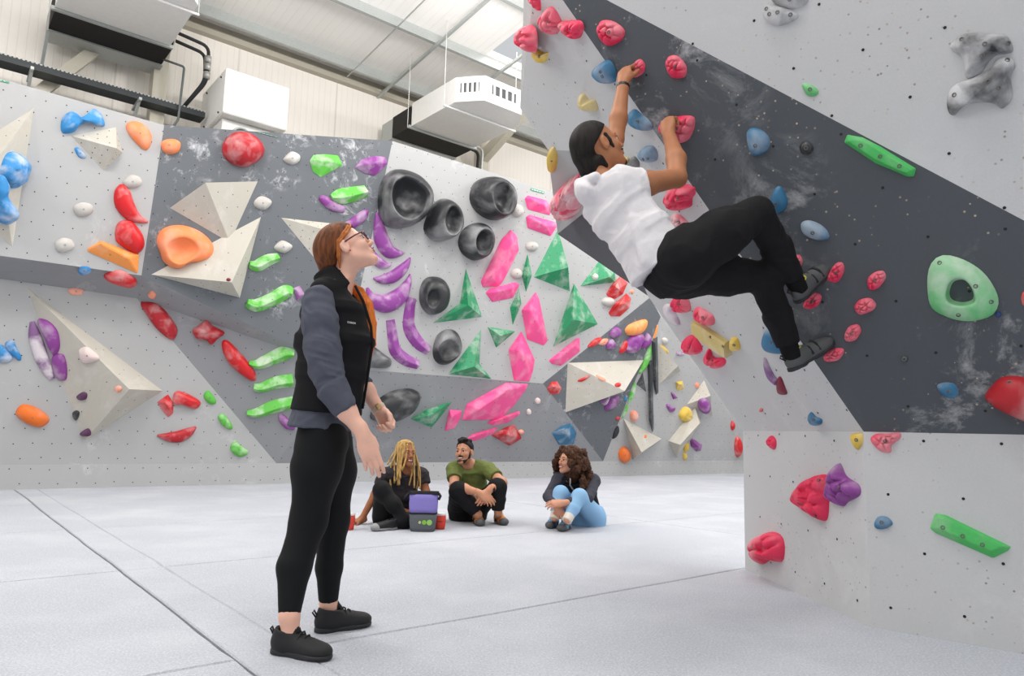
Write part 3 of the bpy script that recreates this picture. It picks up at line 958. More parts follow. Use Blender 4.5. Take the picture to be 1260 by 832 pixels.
dot('B', 'salmon', 431, 472, 14, 12, 'tiny orange foothold near the peak of the largest beige volume', 0.4)
dome('B', 'dpurple', [(277, 500), (300, 484), (316, 490), (312, 510), (290, 514)], 'upper dark plum foothold on the largest beige volume', 0.5, bolts=0)
dome('B', 'black', [(264, 558), (276, 551), (287, 556), (287, 570), (277, 588), (266, 575)], 'small black foothold between two plum footholds', 0.5, bolts=0)
dome('B', 'dpurple', [(290, 634), (318, 617), (330, 630), (325, 645), (300, 645)], 'lower dark plum foothold at the bottom tip of the beige volume', 0.5, bolts=0)
dome('B', 'dorange', [(58, 555), (80, 530), (120, 535), (170, 565), (180, 590), (150, 612), (100, 600), (65, 575)], 'deep orange oval hold at the lower left near the floor', 0.42, bolts=[(120, 578)], group='smooth orange holds')
gem('D', 'red', [(107, 495), (150, 465), (170, 498), (170, 540), (150, 556), (125, 528)], [(140, 500), (155, 520)], 'red chunky hold, left one of the low red pair', 0.4, group='glossy red holds')
dome('D', 'red', [(170, 480), (180, 455), (215, 457), (275, 490), (278, 510), (255, 525), (210, 510), (175, 505)], 'red curved hold, right one of the low red pair', 0.4, group='glossy red holds')
sweep('D', 'dred', [(108, 628, 4), (150, 634, 18), (195, 632, 24), (230, 616, 20), (261, 594, 4)], 'red smile-shaped hold lowest on the left wall', 0.8, group='glossy red holds')
# ------------------------------------------------------------------ lower middle, left of the woman
dome('D', 'dred', [(245, 215), (270, 195), (303, 172), (325, 195), (373, 223), (350, 245), (320, 272), (300, 255), (262, 247)], 'red star-like hold with a chalked end', 0.42, 'rock', group='glossy red holds')
dome('D', 'red', [(362, 262), (385, 255), (430, 298), (488, 368), (496, 412), (462, 406), (402, 358), (370, 312)], 'long red almond hold with a chalk stripe beside the green rails', 0.32, bolts=[(410, 330)], group='glossy red holds')
GS = 'small green footholds in a diagonal line'
dome('D', 'green', [(292, 465), (310, 450), (335, 480), (340, 500), (318, 505), (295, 485)], 'small green foothold, uppermost of three near the floor', 0.4, group=GS)
dome('D', 'green', [(348, 550), (370, 543), (400, 580), (404, 602), (380, 600), (355, 575)], 'small green foothold, middle of three near the floor', 0.4, group=GS)
dome('D', 'green', [(397, 670), (415, 648), (440, 670), (467, 690), (460, 705), (430, 712), (400, 690)], 'small green foothold, lowest of three near the floor', 0.4, group=GS)
GR = 'chalky green rail holds behind the standing woman'
sweep('D', 'green', [(462, 104, 16), (500, 115, 26), (560, 92, 27), (615, 62, 28), (638, 68, 20)], 'green rail hold beside the beige volume with the orange cup', 0.85, 'chalky green rail holds behind the standing woman', sec='ridge', taper=False)
sweep('D', 'green', [(468, 342, 8), (505, 348, 22), (560, 325, 28), (615, 302, 30), (645, 305, 20)], 'green rail hold touching the red almond hold', 0.85, GR, sec='ridge', taper=False)
sweep('D', 'green', [(487, 438, 14), (520, 440, 20), (580, 420, 26), (642, 412, 26)], 'short green rail hold, middle of the three low rails', 0.85, GR, sec='ridge', taper=False)
sweep('D', 'green', [(460, 540, 10), (500, 540, 20), (570, 515, 27), (645, 498, 24)], 'lowest long green rail hold behind the waist of the standing woman', 0.85, GR, sec='ridge', taper=False)
dome('D', 'purple', [(583, 550), (600, 543), (640, 580), (650, 605), (615, 602), (590, 577)], 'purple hold peeking out under the lowest green rail', 0.35, bolts=0)
# ------------------------------------------------------------------ dark panel
dome('C', 'dred', [(397, 145), (420, 95), (470, 72), (530, 85), (576, 135), (570, 180), (520, 218), (470, 223), (415, 192)], 'large red ball hold at the top of the dark panel', 0.5, bolts=[(468, 118)])
dome('C', 'grey', [(657, 190), (690, 160), (725, 175), (725, 200), (695, 217), (665, 205)], 'stone-grey thumb hold right of the large red ball', 0.42, group=GG)
dome('C', 'grey', [(530, 375), (560, 350), (600, 365), (605, 385), (575, 410), (540, 400)], 'stone-grey thumb hold right of the upper beige volume', 0.42, group=GG)
dome('C', 'grey', [(618, 565), (650, 540), (690, 558), (692, 575), (660, 595), (625, 582)], 'stone-grey thumb hold under the flat beige volume', 0.42, group=GG)
gem('N', 'green', [(3, 685), (20, 660), (70, 657), (125, 663), (145, 705), (100, 725), (50, 758), (18, 735)], [(40, 685), (105, 690)], 'bright green chunky hold at the top of the dark panel', 0.3, group=GR)
sweep('P', 'green', [(408, 243, 4), (418, 242, 9), (434, 239, 9), (451, 235, 7)], 'green rail hold above the head of the standing woman', 0.85, GR, sec='ridge', taper=False)
sweep('C', 'green', [(510, 642, 14), (545, 648, 26), (590, 625, 26), (636, 612, 18)], 'short green rail hold left of the standing woman at head height', 0.85, GR, sec='ridge', taper=False)
dish('C', 'orange', [(115, 545), (130, 500), (170, 478), (230, 475), (300, 500), (350, 545), (363, 590), (345, 620), (300, 635), (250, 638), (215, 662), (180, 655), (145, 630), (130, 590)],
     [(155, 572), (180, 538), (230, 526), (275, 545), (295, 580), (275, 612), (225, 640), (178, 628)], 'big orange cup-shaped hold on a beige volume', 0.32, 0.6)
dot('C', 'maroon', 420, 707, 10, 7, 'tiny maroon foothold on the beige volume below the orange cup', 0.5)
GP = 'purple banana holds'
sweep('P', 'purple', [(394, 242, 3), (401, 247, 6), (411, 254, 6), (424, 258, 4)], 'small purple hold left above the green rail over the woman', 0.8, GP)
sweep('P', 'purple', [(452, 259, 3), (446, 266, 6), (437, 273, 6), (425, 280, 5)], 'slim purple hold just behind the glasses of the standing woman', 0.8, GP)
gem('E', 'purple', [(22, 125), (50, 90), (110, 75), (155, 80), (163, 105), (140, 135), (105, 163), (60, 150)], [(70, 112), (120, 105)], 'chalky purple gem hold at the top right of the dark panel', 0.32)
gem('C', 'purple', [(695, 745), (725, 732), (745, 770), (712, 800)], [(712, 755), (722, 775)], 'small purple hold behind the shoulder of the standing woman', 0.3, bolts=0)
# ------------------------------------------------------------------ white panel: black bowls
GK = 'black bowl-shaped macro holds'
dish('E', 'black', [(133, 260), (145, 190), (180, 140), (230, 130), (300, 155), (350, 210), (360, 265), (340, 320), (290, 365), (230, 385), (170, 375), (140, 335)],
     [(178, 240), (195, 185), (240, 165), (300, 195), (335, 240), (325, 300), (275, 345), (230, 340), (190, 300)], 'largest black bowl hold at the top left of the white panel', 0.45, 0.8, GK, [(148, 180), (155, 358)])
dish('E', 'black', [(328, 370), (355, 300), (385, 265), (420, 257), (465, 295), (482, 350), (470, 400), (420, 435), (370, 437), (335, 405)],
     [(407, 345), (425, 300), (450, 290), (472, 320), (477, 370), (458, 408), (430, 410), (412, 385)], 'black bowl hold touching the largest one on its right', 0.55, 0.7, GK, [(345, 330)])
dish('E', 'black', [(527, 240), (545, 190), (590, 165), (640, 165), (690, 200), (708, 250), (700, 305), (670, 340), (620, 348), (570, 325), (535, 285)],
     [(610, 240), (625, 200), (660, 190), (690, 215), (702, 255), (690, 310), (660, 325), (625, 300)], 'black bowl hold near the top edge of the white panel', 0.55, 0.7, GK, [(550, 300)])
dish('E', 'black', [(475, 440), (490, 395), (530, 365), (575, 362), (610, 400), (615, 450), (590, 500), (545, 522), (500, 500), (480, 470)],
     [(537, 440), (550, 405), (575, 388), (600, 400), (609, 440), (597, 485), (570, 500), (545, 485)], 'black bowl hold left of the long pink blade', 0.55, 0.7, GK, [(487, 460)])
dish('E', 'black', [(305, 660), (325, 605), (365, 590), (410, 605), (435, 655), (425, 715), (390, 748), (345, 752), (312, 715)],
     [(330, 685), (345, 650), (375, 648), (385, 690), (365, 722), (340, 718)], 'chalky black oval hold beside the purple smile-shaped hold', 0.42, 0.45, GK)
dish('F', 'black', [(395, 260), (415, 200), (460, 172), (505, 185), (525, 240), (510, 290), (470, 330), (430, 337), (400, 310)],
     [(412, 265), (430, 232), (468, 218), (505, 245), (512, 282), (480, 308), (440, 313)], 'black oval bowl hold between the purple boomerangs and green star', 0.35, 0.6, GK)
dome('F', 'black', [(105, 585), (130, 520), (200, 470), (280, 455), (330, 470), (338, 500), (310, 555), (240, 600), (180, 612), (125, 605)], 'long black egg-shaped hold above the woman with blonde braids', 0.42, group=GK, bolts=0)
dome('F', 'black', [(60, 300), (85, 250), (110, 245), (170, 290), (202, 315), (188, 350), (110, 352), (70, 330)], 'black hold half hidden behind the chest of the standing woman', 0.42, group=GK, bolts=0)
sweep('E', 'purple', [(120, 316, 5), (128, 370, 22), (140, 430, 33), (170, 480, 30), (210, 491, 16), (239, 488, 3)], 'purple banana hold hanging beside the largest black bowl', 0.8, GP)
sweep('E', 'purple', [(80, 458, 6), (100, 500, 20), (130, 532, 21), (160, 542, 14), (182, 538, 3)], 'purple banana hold in front of the face of the standing woman', 0.8, GP)
sweep('E', 'purple', [(104, 598, 3), (140, 603, 18), (190, 590, 25), (235, 552, 20), (262, 510, 4)], 'purple banana hold tilted up above the smile-shaped one', 0.8, GP)
sweep('E', 'purple', [(80, 638, 5), (102, 686, 26), (160, 706, 38), (220, 672, 34), (254, 616, 16), (263, 580, 3)], 'largest purple smile-shaped hold', 0.8, GP)
sweep('F', 'purple', [(293, 25, 23), (282, 90, 26), (282, 165, 30), (320, 230, 29), (370, 270, 22)], 'upper purple boomerang hold', 0.7, GP, sec='ridge', taper=False)
sweep('F', 'purple', [(193, 128, 21), (203, 200, 25), (215, 268, 28), (262, 312, 27), (322, 336, 21)], 'lower purple boomerang hold', 0.7, GP, sec='ridge', taper=False)
# ------------------------------------------------------------------ jade green volumes
GJ = 'jade green pointed volumes'
def jade(c, pts, ap, label, hh):
    return pyramid(c, 'jade', pts, ap, label, hh, GJ)
jade('E', [(497, 550), (570, 765), (350, 793), (470, 705)], (506, 712), 'jade green three-armed star between two black ovals', 0.22)
jade('F', [(615, 165), (608, 330), (665, 405), (455, 382)], (580, 345), 'jade green star low on the white panel beside the black bowl', 0.22)
jade('F', [(640, 157), (778, 180), (683, 260)], (703, 202), 'small jade green three-cornered volume, lowest right of its group', 0.15)
jade('F', [(280, 590), (360, 545), (485, 505), (420, 590), (385, 633)], (378, 572), 'jade green volume below the white panel beside the black egg', 0.2)
jade('G', [(300, 280), (352, 553), (192, 490)], (344, 447), 'largest jade green volume under the two stacked pink holds', 0.3)
jade('G', [(370, 512), (475, 690), (278, 790)], (363, 670), 'tall jade green pyramid lower right of the largest jade one', 0.3)
jade('G', [(473, 418), (545, 470), (550, 512), (390, 530)], (520, 488), 'jade green wedge under the edge of the dark overhang', 0.18)
jade('G', [(172, 383), (192, 480), (165, 557), (145, 480)], (171, 482), 'slim jade green spike beside the largest jade volume', 0.14)
jade('G', [(135, 530), (147, 600), (107, 700), (95, 620)], (126, 612), 'lower slim jade green spike between the pink holds', 0.14)
dot('G', 'grey', 460, 487, 14, 15, 'little pale grey hold on the jade green wedge', 0.5)
# ------------------------------------------------------------------ pink blades
GQ = 'pink faceted blade holds on the white panel'
def blade(c, pts, top, label, h=0.28):
    return gem(c, 'pink', pts, top, label, h, GQ, bolts=1)
blade('G', [(158, 152), (172, 140), (250, 160), (276, 196), (265, 226), (170, 200)], [(190, 160), (240, 182)], 'upper of two stacked pink holds at the top right')
blade('G', [(163, 232), (178, 222), (288, 254), (298, 270), (270, 315), (170, 280)], [(195, 245), (250, 272)], 'lower of two stacked pink holds at the top right')
blade('E', [(560, 612), (648, 432), (688, 390), (715, 418), (722, 480), (655, 612), (636, 632), (568, 636)], [(690, 440), (605, 590)], 'long slanting pink blade right of the black bowls')
blade('E', [(580, 660), (598, 642), (710, 613), (726, 625), (697, 682), (608, 700)], [(620, 658), (690, 640)], 'short pink hold under the long slanting blade')
blade('G', [(145, 630), (205, 552), (218, 575), (256, 760), (240, 781), (168, 755)], [(180, 630), (215, 690)], 'upright pink blade left of the tall jade pyramid')
blade('F', [(740, 268), (800, 180), (818, 215), (862, 312), (855, 362), (838, 415), (765, 410)], [(780, 265), (815, 300)], 'pink blade at the bottom edge of the white panel')
blade('F', [(522, 594), (545, 520), (728, 420), (832, 426), (824, 448), (770, 520), (700, 592), (640, 592)], [(600, 545), (735, 455)], 'largest pink blade on the grey panel above the seated man', 0.22)
blade('F', [(443, 645), (465, 545), (523, 550), (517, 585), (490, 632)], [(475, 580), (490, 570)], 'small pink hold right of the low jade volume', 0.35)
blade('F', [(638, 608), (660, 595), (792, 550), (796, 565), (740, 605), (670, 621)], [(680, 600), (750, 575)], 'flat pink sliver under the largest pink blade', 0.25)
blade('F', [(540, 684), (570, 660), (690, 625), (672, 657), (585, 692)], [(590, 668), (640, 650)], 'lowest pink sliver just right above the head of the seated man', 0.25)
blade('H', [(133, 240), (262, 138), (276, 135), (278, 200), (190, 266), (145, 256)], [(180, 230), (255, 170)], 'pink blade under the tall jade pyramid')
gem('F', 'dred', [(660, 665), (700, 640), (765, 612), (785, 650), (803, 678), (745, 714), (715, 695)], [(720, 660), (755, 670)], 'dark red angular hold right above the seated man', 0.4)
dot('F', 'salmon', 800, 650, 13, 11, 'tiny orange chip at the tip of the dark red angular hold', 0.5)
dot('F', 'white', 878, 506, 13, 15, 'chalky pink chip at the right end of the grey panel', 0.4)
dot('F', 'white', 836, 557, 11, 14, 'chalky orange chip right of the pink sliver', 0.4)
dot('G', 'grey', 130, 205, 26, 28, 'stone-grey thumb hold beside the top black bowl', 0.45, group=GG, bolts=1)
dot('G', 'grey', 192, 358, 27, 21, 'stone-grey thumb hold above the slim jade spike', 0.45, group=GG, bolts=1)
dot('G', 'grey', 127, 474, 25, 22, 'stone-grey thumb hold touching the slim jade spike', 0.45, group=GG, bolts=1)
gem('G', 'red', [(505, 560), (528, 522), (565, 487), (597, 513), (577, 560), (545, 581), (515, 577)], [(545, 530), (560, 540)], 'upper red gem hold below the jade wedge', 0.4, group='glossy red holds')
gem('G', 'red', [(515, 642), (543, 600), (592, 558), (612, 580), (605, 620), (565, 656), (525, 656)], [(555, 610), (585, 600)], 'lower red gem hold below the jade wedge', 0.4, group='glossy red holds')
dot('G', 'grey', 517, 594, 27, 20, 'pale grey hold tucked between the two red gem holds', 0.45, group=GG)
dot('G', 'salmon', 617, 551, 8, 9, 'tiny orange chip right of the red gem holds', 0.4)
# ------------------------------------------------------------------ dark facet and far wall
dome('H', 'amber', [(495, 100), (520, 72), (590, 50), (594, 82), (562, 120), (512, 126)], 'orange leaf hold at the top of the far dark panel', 0.35)
dome('H', 'purple', [(420, 120), (445, 85), (470, 95), (472, 120), (440, 138)], 'purple hold left of the far orange leaf', 0.4)
dome('H', 'purple', [(403, 170), (428, 140), (446, 160), (441, 185), (410, 188)], 'purple hold between the salmon and small red holds', 0.4)
dome('H', 'red', [(317, 177), (350, 142), (382, 135), (372, 155), (345, 176)], 'slim red hold at the left of the far dark panel', 0.35)
dome('H', 'salmon', [(365, 165), (388, 141), (412, 143), (397, 169)], 'salmon hold beside the slim red one', 0.35)
dome('H', 'red', [(465, 195), (490, 150), (506, 160), (490, 200), (470, 208)], 'small upright red hold against the largest far purple one', 0.35)
dome('H', 'purple', [(490, 192), (518, 132), (570, 112), (577, 150), (542, 205), (510, 205)], 'largest chalky purple hold on the far dark panel', 0.4, 'rock')
dome('H', 'purple', [(568, 178), (590, 115), (612, 130), (606, 170), (582, 186)], 'purple hold at the right corner of the far dark panel', 0.4)
sweep('H', 'red', [(270, 336, 4), (292, 330, 8), (322, 312, 5)], 'red curved hold on the large far beige volume', 0.8, bolts=0)
sweep('H', 'salmon', [(355, 308, 4), (375, 322, 8), (398, 332, 5)], 'salmon smear-like hold on the large far beige volume', 0.5, bolts=0)
dot('H', 'red', 457, 353, 15, 10, 'red oval hold near the tip of the large far beige volume', 0.4)
gem('H', 'red', [(125, 372), (145, 340), (172, 338), (193, 370), (180, 395), (140, 398)], [(150, 362), (165, 365)], 'red chunky hold left of the large far beige volume', 0.4)
dome('H', 'lilac', [(370, 430), (398, 412), (420, 410), (402, 448), (385, 445)], 'chalky purple hold under the large far beige volume', 0.4, bolts=0)
dome('H', 'purple', [(395, 470), (415, 427), (462, 405), (456, 440), (427, 470)], 'purple blade hold under the large far beige volume', 0.35)
gem('H', 'nblue', [(147, 580), (190, 548), (237, 533), (262, 578), (248, 632), (180, 633), (178, 602)], [(205, 565), (222, 590)], 'blue winged hold above the head of the curly-haired woman', 0.4)
sweep('H', 'green', [(607, 172, 5), (600, 210, 14), (582, 262, 14), (556, 300, 5)], 'upper green rail on the ridge beside the black fins', 0.8, 'green rails on the far ridge')
sweep('H', 'green', [(536, 345, 5), (528, 375, 11), (516, 415, 11), (505, 442, 4)], 'middle green rail on the far ridge', 0.8, 'green rails on the far ridge')
sweep('H', 'green', [(500, 448, 4), (491, 475, 9), (478, 508, 4)], 'lowest short green rail on the far ridge', 0.8, 'green rails on the far ridge')
sweep('H', 'amber', [(640, 75, 3), (634, 105, 6), (622, 140, 4)], 'thin orange strip at the top of the far ridge', 0.8, bolts=0)
dot('H', 'blue', 492, 420, 9, 9, 'little pale blue chip beside the middle green rail', 0.5)
gem('H', 'slate', [(593, 250), (612, 238), (622, 560), (616, 574), (600, 520)], [(606, 262), (612, 530)], 'longer black fin volume on the far wall', name='climbing_volume', cat='climbing volume', bevel=0, abs_h=0.12, group='black fin volumes', bolts=0)
gem('H', 'slate', [(612, 150), (638, 130), (643, 390), (632, 400), (618, 330)], [(630, 160), (634, 370)], 'shorter upper black fin volume on the far wall', name='climbing_volume', cat='climbing volume', bevel=0, abs_h=0.12, group='black fin volumes', bolts=0)
pyramid('H', 'slate', [(540, 352), (572, 290), (590, 392)], (568, 345), 'small black triangle volume left of the fins', 0.1)
FW = 'small holds on the far white wall'
dot('H', 'grey', 675, 150, 14, 16, 'pale grey knob near the top of the far white wall', 0.5, group=FW)
sweep('H', 'yellow', [(655, 172, 4), (670, 188, 9), (690, 203, 5)], 'thin yellow hold below the pale grey knob', 0.8, FW, 0)
sweep('H', 'lilac', [(728, 208, 6), (745, 209, 8), (764, 208, 6)], 'pinkish-lilac bar hold at the edge of the overhang', 0.8, FW, 0)
gem('H', 'yellow', [(724, 340), (756, 336), (762, 372), (740, 382), (728, 375)], [(736, 350), (752, 352)], 'yellow block hold right of the black fins', 0.4, group=FW)
gem('H', 'purple', [(700, 388), (706, 386), (735, 415), (712, 422)], [(712, 402), (718, 410)], 'purple three-cornered chip under the yellow block', 0.4, group=FW, bolts=0)
dome('H', 'purple', [(682, 450), (695, 443), (708, 460), (724, 458), (722, 475), (700, 482)], 'purple heart-like hold on the far white wall', 0.4, group=FW, bolts=0)
dome('H', 'yellow', [(745, 495), (768, 460), (795, 465), (805, 500), (790, 528), (760, 525)], 'chalky yellow hold at the top of the ridged beige volume', 0.45, 'rock', group=FW)
dot('H', 'purple', 860, 457, 30, 31, 'round purple ball hold on a small beige volume', 0.6, group=FW, bolts=1)
dot('H', 'salmon', 825, 357, 9, 14, 'tiny salmon chip right of the yellow block', 0.4, group=FW)
gem('H', 'purple', [(790, 615), (800, 602), (847, 632), (840, 660), (820, 665), (795, 640)], [(808, 622), (832, 645)], 'purple wedge hold low on the far white wall', 0.4, group=FW)
dot('H', 'yellow', 775, 645, 11, 24, 'upright yellow hold beside the purple wedge', 0.45, group=FW, rot=12)
dot('H', 'yellow', 769, 688, 10, 18, 'lowest small yellow hold on the far white wall', 0.45, group=FW)
dot('H', 'salmon', 533, 500, 18, 26, 'chalky salmon ball hold left of the far ridge foot', 0.5, group=FW)
dot('H', 'dorange', 490, 682, 26, 37, 'round orange hold near the floor behind the curly-haired woman', 0.5, group=FW, bolts=1)
dot('H', 'red', 991, 545, 9, 23, 'slim red hold on the far wall near the overhang', 0.45, group=FW)
dot('H', 'red', 1018, 645, 15, 50, 'tall red hold half hidden by the near wall edge', 0.45, group=FW)
dot('H', 'dorange', 585, 594, 6, 7, 'tiny orange chip on the lowest far beige pyramid', 0.4)
dot('H', 'red', 457, 511, 11, 9, 'small red chip on the edge of the far dark panel', 0.5)
dome('H', 'black', [(432, 605), (440, 570), (458, 545), (462, 570), (447, 600)], 'black hold on the right edge of the far dark panel', 0.4, bolts=0)

# ------------------------------------------------------------------ near wall, light strip
GN = 'pink lobed holds of the climbed route'
def brain(c, pts, label, h=0.45, mat='rpink', lobes=7, bolts=1):
    return dome(c, mat, pts, label, h, 'lobed', group=GN, lobes=lobes, bolts=bolts)
brain('I', [(95, 70), (130, 30), (163, 72), (168, 100), (150, 130), (115, 115)], 'pink ribbed hold at the top of the light overhang strip')
brain('I', [(165, 88), (205, 80), (240, 85), (250, 115), (235, 145), (205, 135)], 'pink lobed hold just left of the charcoal panel top')
brain('I', [(305, 105), (325, 73), (370, 78), (407, 112), (390, 150), (345, 167), (315, 140)], 'pink lobed hold highest on the charcoal panel')
brain('I', [(432, 272), (440, 235), (465, 215), (483, 235), (478, 265), (448, 283)], 'pink hold gripped by the raised hand of the climber')
brain('I', [(558, 230), (570, 205), (600, 203), (633, 240), (628, 280), (585, 285), (565, 262)], 'pink lobed hold right of the raised hand')
brain('I', [(530, 475), (545, 440), (600, 425), (655, 425), (662, 460), (640, 510), (600, 523), (555, 503)], 'large pink hold gripped by the lower hand of the climber', lobes=9)
brain('I', [(555, 725), (570, 690), (612, 682), (650, 700), (642, 740), (638, 765), (600, 774), (570, 757)], 'pink ball-like hold below the bent elbow of the climber', 0.5)
brain('I', [(608, 684), (645, 682), (663, 705), (655, 724), (630, 726)], 'small pink knob attached right of the ball-like pink hold', 0.5, lobes=5, bolts=0)
brain('S', [(565, 352), (600, 356), (650, 405), (625, 425), (590, 422), (570, 390)], 'chalk-white pink hold above the thigh of the climber', 0.4, 'cpink')
brain('I', [(58, -5), (80, -20), (97, 5), (97, 42), (78, 18)], 'pink hold cut by the top edge of the picture', bolts=0)
brain('I', [(28, 110), (45, 93), (62, 108), (68, 150), (62, 195), (38, 172), (30, 135)], 'pink hold on the outer edge of the overhang beside the skylight', bolts=0)
GY = 'mustard yellow holds on the near wall'
dome('I', 'yellow', [(70, 190), (85, 183), (108, 196), (125, 195), (120, 225), (100, 232), (78, 210)], 'yellow hooked hold high on the light overhang strip', 0.4, group=GY)
dome('I', 'wood', [(243, 350), (256, 348), (272, 370), (295, 370), (305, 408), (270, 405), (243, 385)], 'chalky yellow pinch between the blue hold and the climber', 0.45, group=GY, bolts=0)
dome('I', 'yellow', [(130, 560), (147, 548), (160, 585), (150, 632), (136, 625)], 'yellow hold on the side edge left of the climber head', 0.35, group=GY)
dome('I', 'wood', [(360, 620), (375, 595), (400, 578), (421, 585), (412, 618), (380, 630)], 'chalky yellow hold right behind the chin of the climber', 0.4, group=GY, bolts=0)
dome('I', 'black', [(418, 605), (440, 575), (460, 598), (455, 622), (430, 625)], 'small black hold behind the shoulder of the climber', 0.4, bolts=0)
GNB = 'steel blue holds on the near wall'
def nb(c, pts, label, h=0.4, bolts=1, kind='dome'):
    return dome(c, 'nblue', pts, label, h, kind, group=GNB, bolts=bolts)
nb('I', [(290, 260), (320, 232), (345, 228), (365, 265), (367, 305), (330, 307), (300, 285)], 'blue hold left of the raised hand of the climber', bolts=[(330, 280), (322, 262)])
nb('I', [(422, 415), (440, 405), (460, 420), (495, 455), (500, 480), (465, 475), (425, 445)], 'blue hooked hold between the forearms of the climber', 0.45)
nb('I', [(457, 565), (480, 540), (510, 540), (525, 570), (515, 595), (475, 590)], 'blue pocketed hold level with the face of the climber', bolts=[(480, 582), (497, 580)])
brain('K', [(145, 290), (165, 262), (195, 270), (213, 320), (205, 338), (165, 335), (148, 310)], 'pink hold under the hips of the climber', 0.4, lobes=5)
brain('K', [(232, 330), (245, 318), (300, 350), (308, 380), (295, 390), (260, 375), (235, 350)], 'pink chalk-lipped hold left of the yellow wooden rail', 0.4, 'rpink', 5)
brain('K', [(187, 450), (215, 430), (240, 450), (258, 485), (240, 505), (200, 490)], 'pink hold on the lower outer edge of the overhang', 0.45, 'rpink', 5)
brain('K', [(272, 510), (290, 480), (305, 515), (345, 520), (352, 540), (330, 558), (285, 540)], 'pink hooked hold with grey chalk below the yellow rail', 0.4, 'rpink', 5)
dome('K', 'lilac', [(110, 312), (140, 310), (175, 375), (165, 388), (130, 355)], 'chalked lilac hold on the outer edge under the climber', 0.3, bolts=0)
sweep('K', 'wood', [(238, 390, 14), (280, 420, 18), (330, 455, 20), (370, 480, 18)], 'chalky yellow wooden rail under the climber', 0.9, GY, bolts=[(300, 432), (350, 468)], sec='ledge', taper=False)
dome('K', 'yellow', [(378, 440), (400, 438), (413, 470), (408, 487), (380, 485)], 'yellow block hold at the end of the wooden rail', 0.4, group=GY)
nb('K', [(500, 450), (520, 395), (550, 415), (590, 480), (578, 502), (520, 490)], 'blue hold behind the lower ankle of the climber', 0.35)
sweep('K', 'lilac', [(513, 518, 4), (522, 552, 10), (538, 588, 13), (560, 612, 11)], 'lilac hooked hold below the lower foot', 0.8, bolts=0)
dome('K', 'maroon', [(560, 602), (575, 590), (592, 630), (600, 657), (580, 661), (563, 650)], 'maroon plate hold at the tip of the lilac hook', 0.22, bolts=0)
nb('K', [(682, 750), (692, 730), (712, 748), (735, 760), (730, 780), (700, 778)], 'small blue hold low on the light overhang strip', 0.4)
dot('K', 'red', 500, 720, 7, 8, 'tiny red chip low on the light overhang strip', 0.4)
# ------------------------------------------------------------------ near wall, charcoal band
brain('K', [(630, 130), (638, 110), (655, 112), (663, 140), (645, 165), (634, 155)], 'pink hold just left of the upper climbing shoe', lobes=5)
brain('K', [(757, 200), (790, 145), (820, 140), (826, 175), (800, 215), (770, 215)], 'pink hold under the toe of the upper climbing shoe')
brain('K', [(663, 310), (690, 270), (720, 258), (737, 275), (720, 310), (685, 323)], 'pink hold under the heel of the upper climbing shoe')
brain('K', [(918, 205), (945, 178), (980, 172), (990, 200), (960, 240), (925, 245)], 'pink lobed hold, upper right of three beside the green ring')
brain('K', [(867, 310), (890, 285), (930, 280), (952, 305), (935, 330), (890, 345), (870, 330)], 'pink lobed hold, middle of three right of the climber')
brain('K', [(827, 425), (845, 392), (880, 383), (893, 410), (870, 445), (835, 450)], 'pink lobed hold, lowest of three right of the climber')
brain('K', [(745, 510), (775, 480), (820, 478), (823, 500), (800, 525), (755, 530)], 'pink hold under the toe of the lower climbing shoe')
nb('J', [(160, 455), (175, 437), (205, 440), (235, 465), (238, 500), (215, 525), (180, 530), (165, 500)], 'pale blue hold in the upper middle of the charcoal panel', bolts=[(192, 497)])
nb('J', [(240, 685), (255, 645), (275, 635), (290, 655), (300, 690), (285, 720), (245, 733), (228, 710)], 'blue three-cornered hold at the raised knee of the climber', bolts=[(262, 697)])
nb('J', [(345, 765), (370, 752), (410, 765), (437, 790), (440, 815), (400, 820), (355, 800)], 'blue oval hold right of the raised knee', bolts=[(388, 795)])
nb('M', [(240, 615), (260, 602), (295, 605), (310, 630), (300, 650), (265, 647)], 'blue oval hold below the big green ring', bolts=[(277, 629)])
dot('M', 'navy', 438, 383, 11, 10, 'tiny navy hold at the rim of the big green ring', 0.4)
dot('J', 'black', 365, 505, 24, 24, 'small black knob between the blue hold and the green bar', 0.5, bolts=1)
dot('M', 'slate', 137, 525, 12, 12, 'chalk-dusted bolt-on knob low on the charcoal panel', 0.5, bolts=1)
gem('J', 'ngreen', [(495, 486), (506, 459), (560, 469), (620, 500), (741, 575), (734, 602), (712, 603), (600, 556)], [(522, 476), (560, 484), (722, 582), (705, 590), (600, 542), (512, 482)], 'green bar hold near the top edge of the charcoal panel', 0.22, 'green bar holds', bolts=[(551, 497), (618, 534), (684, 567)], bevel=0.008)
dish('M', 'pgreen', [(210, 270), (225, 215), (265, 193), (330, 210), (390, 250), (430, 310), (437, 355), (410, 390), (340, 405), (270, 390), (220, 355)],
     [(268, 318), (284, 276), (326, 268), (358, 304), (362, 344), (322, 357), (280, 347)], 'big pale green ring-shaped hold with a hollow centre', 0.22, 1.1, None, [(250, 217), (415, 342), (310, 384), (365, 292)], ring=True)
dome('M', 'dred', [(395, 660), (420, 610), (460, 585), (530, 592), (590, 640), (590, 745), (480, 712)], 'large smooth red hold cut by the right edge of the picture', 0.42, bolts=[(415, 668), (473, 600)])
dot('M', 'red', 522, 332, 12, 24, 'slim red hold at the right edge beside the green ring', 0.4)
